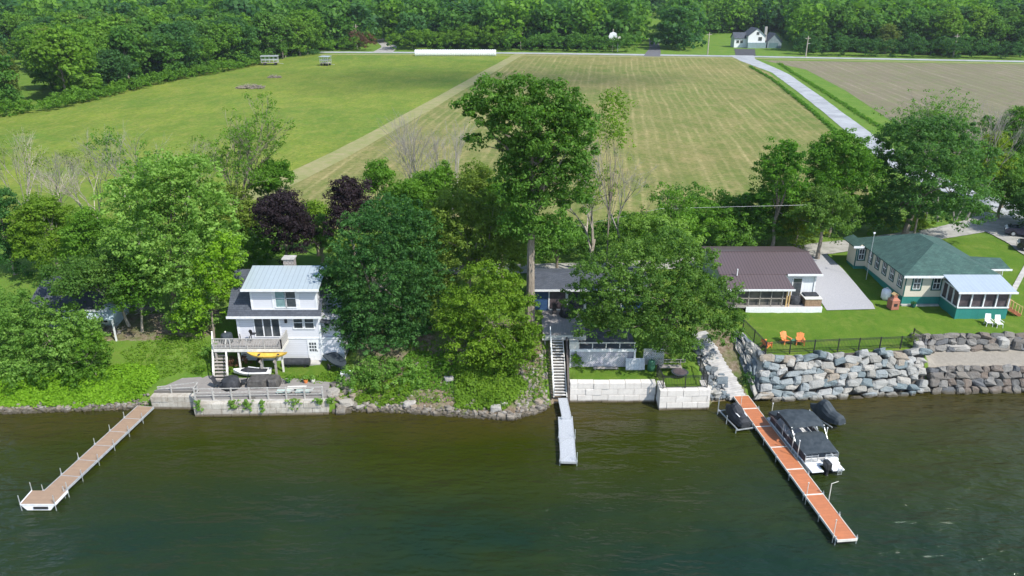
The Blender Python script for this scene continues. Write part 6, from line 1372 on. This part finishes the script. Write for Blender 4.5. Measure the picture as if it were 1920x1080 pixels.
groundcover('bank_greenery', 'leafy plants on the bank below the light green tree', [(-4.8, 56.8), (-.6, 56.5), (1.2, 58.5), (-.2, 61), (-4.8, 60.8)], 1100, 'lime', 4, .2, .5, .33, 16)
groundcover('bank_weeds', 'scattered weeds among the stones of the middle bank', [(-9.5, 57.3), (2.9, 57.6), (3.0, 63), (-9.5, 63)], 1100, 'lime', 5, .15, .2, .28, 12)
groundcover('patio_plants', 'flower bed plants along the back of the patio', [(-19.6, 59.7), (-15.2, 58.9), (-14.6, 61.4), (-16.5, 61.0), (-19.4, 60.6)], 190, 'lime', 6, .14, .3, .22, 14)
hedge('shrub', 'leafy shrubs under the deck beside the staircase', [(-25.4, 61.8), (-23.8, 61.9)], 1.1, .8, 'reddish', 53, .14, .25, 'shrub')
hedge('shrub', 'pale green shrub at the foot of the wooden staircase', [(-24.9, 60.9), (-24.5, 61.0)], .8, .7, 'lime', 54, .13, .22, 'shrub')
hedge('shrub', 'small round bush left of the staircase', [(-27.3, 60.8), (-27.5, 61.2)], .7, .8, 'lime', 55, .14, .22, 'shrub')
hedge('shrub', 'second small bush higher up left of the staircase', [(-27.8, 62.6), (-28, 63)], .9, .9, 'bright', 56, .14, .22, 'shrub')
hedge('shrub', 'dark climbing plant on the boathouse lattice', [(5.5, 61.0), (6.1, 61.0)], 1.5, .5, 'mid', 57, .13, .2, 'climber')
# trees behind the left cottage
TP('purple_tree', 'dark purple leaved tree behind the stone chimney', 532, 77, 348, 500, 118, 'purple', 120, leaf=.24, dens=1.1, trunk_r=.2)
TP('purple_tree', 'smaller dark purple leaved tree right of the first one', 658, 77, 322, 475, 104, 'purple', 121, leaf=.24, dens=1.1, trunk_r=.2)
TP('shrub', 'dark green bush crown behind the first purple tree', 512, 86, 285, 420, 90, 'mid', 122, cat='shrub')
TP('shrub', 'low green bush right of the first purple tree', 590, 84, 372, 440, 60, 'lime', 123, cat='shrub')
TP('tree', 'grey green thicket behind the silvery maple', 440, 82, 340, 460, 120, 'olive', 124, dens=.8)
TP('tree', 'small upright green tree behind the second purple tree', 712, 82, 288, 400, 62, 'mid', 125)
TP('tree', 'green tree at the field edge left of the tall oak', 800, 84, 312, 440, 130, 'bright', 126, tint=-.3)
TP('tree', 'dark green tree top beside the bare twigs', 828, 82, 300, 420, 90, 'mid', 127)
TP('tree', 'grey olive tree behind the brownish one', 900, 80, 290, 450, 130, 'olive', 128, dens=.85)
make_tree('maple_tree', 'brownish green maple between the dark maple and the tall oak', 'tree', (xat(880, 69, 4), 69, gz(xat(880, 69, 4), 69)), blobs(68.5, [(850, 395, 50, 36, 1), (910, 400, 56, 36, 1), (830, 440, 44, 40), (890, 450, 66, 42), (950, 440, 40, 36, .5), (850, 500, 50, 40, -.5), (930, 495, 48, 36, -.5), (815, 490, 30, 36), (830, 550, 34, 36, -1), (960, 480, 32, 34)]), 'olive', 129, leaf=.24, rc=.5, dens=1.15, trunk_r=.28)
make_tree('maple_tree', 'large dense blue green maple right of the left cottage', 'tree', (xat(700, 65, 3), 65, gz(xat(700, 65, 3), 65)),
    blobs(65, [(735, 415, 62, 44, 1), (690, 450, 66, 48), (780, 450, 50, 50, 1), (650, 520, 52, 50), (720, 520, 75, 60, -1), (790, 530, 50, 60, 0), (640, 590, 40, 46), (700, 600, 66, 55, -1.5), (765, 610, 50, 55, -1), (690, 655, 48, 40, -1.5), (740, 660, 42, 36, -1.5), (660, 640, 32, 36, -1), (690, 672, 46, 30, -3.6), (735, 668, 42, 32, -3.4), (655, 665, 28, 26, -3), (775, 640, 34, 34, -2), (640, 545, 34, 36, .5)]), 'dark', 130, leaf=.24, rc=.5, dens=1.2, trunk_r=.32, nl=12)
make_tree('tree', 'light green tree on the middle bank', 'tree', (xat(925, 60.8, 2.4), 60.8, gz(xat(925, 60.8, 2.4), 60.8)),
    blobs(61, [(905, 520, 34, 26, .5), (945, 540, 34, 30, .6), (868, 565, 40, 26), (925, 580, 56, 40, -.3), (975, 575, 28, 34), (850, 600, 34, 22), (995, 625, 24, 20, -.4), (900, 650, 55, 44, -.7), (960, 655, 46, 44, -.5), (925, 705, 46, 40, -1.3), (980, 640, 28, 34), (845, 620, 22, 24, 0)]), 'lime', 131, leaf=.23, rc=.55, dens=1.45, trunk_r=.16, tint=.05)
make_tree('oak_tree', 'tallest tree with spreading dark green crown over the mown field', 'tree', (1.6, 64.6, gz(1.6, 64.6)),
    blobs(64.8, [(930, 168, 38, 24), (975, 172, 40, 28), (1035, 190, 50, 34), (885, 205, 34, 24), (935, 215, 58, 34), (1000, 230, 70, 40), (1075, 235, 44, 42), (1100, 290, 24, 30), (1050, 285, 56, 36, -.5), (990, 290, 40, 30), (960, 270, 24, 14), (890, 262, 20, 12), (965, 310, 32, 22), (1010, 340, 55, 34), (1070, 340, 44, 34, .5), (1020, 390, 52, 34), (970, 370, 34, 26), (1000, 430, 40, 28), (1090, 375, 26, 22), (960, 340, 40, 30, .8), (1000, 300, 60, 44, 1), (1060, 240, 60, 44, 1), (950, 240, 50, 30, 1), (1040, 430, 40, 26), (970, 420, 34, 24)]), 'oak', 132, leaf=.27, rc=.55, dens=1.4, trunk_r=.42, bark='bark', nl=22, fork=.72, up=.3, inner=.15)
TP('poplar_tree', 'thin pale green tree rising behind the tall oak', 1150, 76, 150, 330, 78, 'lime', 133, leaf=.2, rc=.4, dens=.5, per=14, trunk_r=.1, nl=14)
bare_tree('dead_tree', 'half dead tree with pale trunk and grey twigs right of the tall oak', 1100, 77.5, 270, 140, .55, .26, 'barkp', 6, ('olive', .35, 22), lean=.18)
bare_tree('dead_tree', 'leaning grey dead branches over the mown field', 1150, 78, 235, 141, .6, .16, 'deadwood', 7, lean=.12)
bare_tree('sapling', 'thin forked sapling with sparse leaves above the honey locust', 1200, 78, 290, 142, .5, .1, 'bark', 5, ('mid', .5, 26), lean=.25)
TP('tree', 'bright green tree behind the honey locust', 1225, 74, 392, 500, 180, 'bright', 134, dens=1., tint=-.25)
make_tree('locust_tree', 'broad honey locust spreading over the boathouse and steps', 'tree', (14.3, 64.0, gz(14.3, 64.0)),
    blobs(61.8, [(1130, 515, 52, 36, 0), (1190, 490, 52, 38, 1), (1250, 470, 56, 38, 2), (1305, 500, 44, 38, 1), (1100, 565, 44, 36), (1165, 555, 62, 40, -1), (1235, 550, 62, 44, -1), (1300, 560, 50, 44, -.5), (1350, 555, 36, 38), (1375, 600, 26, 26, -.5), (1120, 605, 50, 26, -.5), (1185, 605, 55, 34, -1.5), (1255, 615, 56, 40, -1.8), (1320, 605, 46, 34, -1), (1275, 650, 38, 24, -2), (1360, 625, 30, 20, -.5)]), 'locust', 135, leaf=.22, rc=.5, dens=1.15, trunk_r=.3, nl=16)
# belt behind the lane
hedge('shrub', 'row of leafy green bushes behind the lane by the brown roof', [(13, 85), (30, 86.5)], 5.0, 5.5, 'mid', 61, .3, .7, 'shrub')
hedge('shrub', 'taller dark bushes at the edge of the mown field', [(22, 90), (33, 90)], 6.5, 6, 'far', 62, .32, .8, 'shrub')
hedge('shrub', 'bright yellow green bushes beside the gravel lane', [(32, 87.5), (36, 88.8)], 3.4, 3.5, 'yellow', 63, .26, .6, 'shrub')
hedge('shrub', 'dense bushes behind the rounded tree on the lane', [(29, 91), (44, 93)], 6.2, 5.5, 'mid', 71, .3, .7, 'shrub')
hedge('shrub', 'leafy bushes along the lane behind the brown roof ridge', [(24, 86.5), (33, 88)], 3.8, 4, 'bright', 72, .26, .6, 'shrub')
TP('tree', 'small yellow green tree among the bushes left of the rounded tree', 1500, 88, 345, 440, 90, 'yellow', 159)
hedge('shrub', 'low yellow green bush row left of the lane bend', [(46, 92.5), (54, 95.5)], 1.6, 2.2, 'yellow', 64, .24, .5, 'shrub')
hedge('shrub', 'dense green bushes behind the blue cottage', [(-9, 83), (12, 83.5)], 4.6, 5, 'locust', 65, .28, .7, 'shrub')
hedge('shrub', 'dark undergrowth behind the left cottage', [(-34, 81), (-26, 81)], 3.5, 4, 'mid', 66, .28, .7, 'shrub')
hedge('shrub', 'yellow green undergrowth between the two purple trees', [(-19, 83), (-15, 84)], 2.6, 3, 'yellow', 67, .24, .5, 'shrub')
TP('tree', 'green tree with ragged crown at the corner of the mown field', 1462, 86, 250, 440, 118, 'mid', 150, dens=.8, rc=.6)
TP('tree', 'darker green tree overlapping the side road', 1572, 91, 235, 415, 160, 'mid', 151, dens=1.05)
TP('tree', 'rounded tree standing over the gravel parking pad', 1545, 83, 345, 458, 118, 'locust', 152, trunk_r=.24, fork=.6, tint=.05)
make_tree('maple_tree', 'largest dark green maple behind the green roofed cottage', 'tree', (xat(1693, 90, 4.4), 90, 4.3), blobs(91, [(1700, 255, 50, 34), (1770, 250, 50, 30), (1740, 290, 85, 44, -1), (1815, 300, 45, 40), (1680, 320, 44, 40), (1750, 345, 85, 44, -2), (1825, 355, 40, 36), (1690, 375, 50, 34, -1), (1770, 395, 70, 28, -2), (1660, 415, 30, 24)]), 'dark', 153, leaf=.3, rc=.7, dens=1.15, trunk_r=.4, nl=14)
hedge('shrub', 'dark thicket under the largest maple', [(42, 92.5), (47, 93.5)], 4.5, 4.5, 'dark', 68, .3, .7, 'shrub')
TP('tree', 'yellow green tree right of the largest maple', 1850, 100, 240, 360, 80, 'yellow', 154)
TP('tree', 'dark round tree at the right edge of the photo behind the lane', 1905, 104, 195, 345, 130, 'mid', 155, dens=1.1)
TP('tree', 'bright leafy tree between the yellow green one and the right edge', 1885, 99, 275, 415, 95, 'bright', 157, tint=-.3)
TP('tree', 'small leafy tree at the right edge above the parked cars', 1935, 97, 310, 425, 90, 'mid', 158)
TP('tree', 'shaded tree at the right edge beside the parked cars', 1950, 92, 330, 470, 110, 'dark', 156)
hedge('shrub', 'dark bush between the lane and the parked cars', [(67, 94), (72, 92)], 2.8, 3.2, 'dark', 69, .26, .6, 'shrub')
hedge('shrub', 'pale blossoming bush at the lane corner by the right edge', [(70.5, 100), (72, 100)], 1.8, 2, 'olive', 70, .22, .5, 'shrub')
# bare and sparse trees along the pasture edge
BT_ = [(60, 92, 225, 'thin leafless tree with many pale stems at the far left', .45, 3), (95, 88, 250, 'leafless grey sapling right of the far left stems', .4, 2), (150, 86, 262, 'dead tree with a bare white trunk left of the silvery maple', .6, 1), (205, 85, 275, 'second dead tree with a white trunk closer to the silvery maple', .5, 1), (175, 92, 225, 'slender leafless tree between the two white trunks', .4, 2), (280, 90, 225, 'pale leafless twigs above the silvery maple', .5, 3), (345, 88, 240, 'thin grey leafless tree right of the pale twigs', .5, 2), (790, 92, 195, 'leafless many stemmed shrub against the straw strip', .42, 5), (850, 90, 215, 'leafless stems just left of the tall oak', .42, 3)]
for i, (px, Y, tp, lb, sp, ns) in enumerate(BT_):
    bare_tree('bare_tree', lb, px, Y, tp, 200+i, sp, .1 if i not in (2, 3) else .13, 'deadwood' if i not in (0, 2, 3) else 'barkp', 6 if ns < 3 else 5, (('olive', .12, 10) if i in (0, 4, 6) else None), nstem=ns, lean=-.15 if i in (2, 3) else 0, splits=3)
bare_tree('sparse_tree', 'sparse forked tree with thin leaves above the first purple tree', 462, 85, 188, 220, .55, .22, 'bark', 6, ('mid', .5, 16), nstem=2)
bare_tree('sparse_tree', 'small half leafless tree at the top of the silvery maple', 262, 88, 228, 221, .55, .12, 'deadwood', 6, ('mid', .4, 16))
for i, (px, tp, lb, ln_) in enumerate(((1735, 165, 'leafless tree behind the largest maple at its left', -.05), (1760, 150, 'thin leafy topped sapling behind the largest maple', 0), (1810, 160, 'bare tree leaning right behind the largest maple', .3), (1790, 190, 'leafless twigs between the two bare trees on the tilled field', .1))):
    bare_tree('bare_tree', lb, px, 98, tp, 230+i, .45, .12, 'deadwood', 6, ('mid', .5, 12) if i == 1 else None, nstem=2, lean=ln_)
TP('tree', 'mid green tree filling the belt behind the dark maple', 770, 79, 335, 470, 130, 'mid', 170)
TP('tree', 'rounded green tree close behind the brownish maple', 940, 77, 330, 480, 120, 'mid', 171)
TP('tree', 'leafy green tree right of the oak trunk behind the blue cottage', 1045, 76, 415, 495, 100, 'oak', 172)
TP('tree', 'small green tree behind the left purple tree trunk', 600, 80, 395, 490, 60, 'bright', 173, tint=-.3)
hedge('shrub', 'thick green undergrowth behind the silvery maple', [(-36, 84), (-28, 85)], 4.2, 4.5, 'mid', 73, .28, .7, 'shrub')
groundcover('bank_greenery', 'green plants under the trees of the middle bank', [(-9.5, 58.5), (-5, 58.6), (-5, 62), (-9.5, 62)], 380, 'mid', 9, .18, .35, .3, 14)
# ============================================================ CLOUD that shades the middle of the fields
def cloud(label, fx0, fx1, fy0, fy1, alt, seed):
    rg = np.random.default_rng(seed); off = sd*(alt/sd.z); t = MB(); cx_, cy_ = (fx0+fx1)/2+off.x, (fy0+fy1)/2+off.y; vs, fs = rock(np.random.default_rng(1), sq=2.)
    for i in range(64):
        x = rg.normal()*.5; y = rg.normal()*.42; s_ = rg.uniform(12, 30)*(1.15-.5*math.hypot(x, y))
        if x*x+y*y > 1.05: continue
        px_, py_ = cx_+x*(fx1-fx0)/2, cy_+y*(fy1-fy0)/2
        t.add([(px_+a*s_, py_+b*s_*.8, alt+c*s_*.5) for a, b, c in vs], fs)
    o = t.build('cloud', CL, smooth=True); return meta(o, label, None, None, 'structure')
CL, n, bs, L = nodes('cloud_white'); bs.inputs['Base Color'].default_value = (.9, .9, .9, 1); bs.inputs['Roughness'].default_value = 1
tr = n.nodes.new('ShaderNodeBsdfTransparent'); mx = n.nodes.new('ShaderNodeMixShader'); mx.inputs[0].default_value = .03
L.new(tr.outputs[0], mx.inputs[1]); L.new(bs.outputs[0], mx.inputs[2]); L.new(mx.outputs[0], n.nodes['Material Output'].inputs[0])
cloud('small cumulus cloud drifting above the fields', -95, 85, 200, 305, 600, 1)

# overhead cable
t = thing('overhead_cable', 'thin pale cable strung above the lane behind the cottages', 'cable', (0, 82, 8)); mb = MB((0, 82, 8)); cp = [(440, 446), (590, 444), (800, 440), (1080, 424), (1240, 391), (1440, 386), (1520, 384)]
pts_ = [Vector((xat(a, 82, ztop(82, b)), 82, ztop(82, b))) for a, b in cp]
for a, b in zip(pts_[:-1], pts_[1:]): mb.tube(a, b, .009, n=4, caps=False)
mb.build('wire', 'galv', t)
# ============================================================ AIR
def haze_box():
    m = bpy.data.materials.new('air_haze'); m.use_nodes = True; n = m.node_tree; n.nodes.remove(n.nodes['Principled BSDF'])
    v = n.nodes.new('ShaderNodeVolumePrincipled'); v.inputs['Color'].default_value = (.78, .88, 1, 1); v.inputs['Density'].default_value = HAZE; v.inputs['Anisotropy'].default_value = .2
    n.links.new(v.outputs[0], n.nodes['Material Output'].inputs['Volume'])
    o = MB().box(-1600, -260, -40, 1600, 2300, 190).build('haze', m); return meta(o, 'faint blue summer haze', None, None, 'stuff')
HAZE = .00009
haze_box()
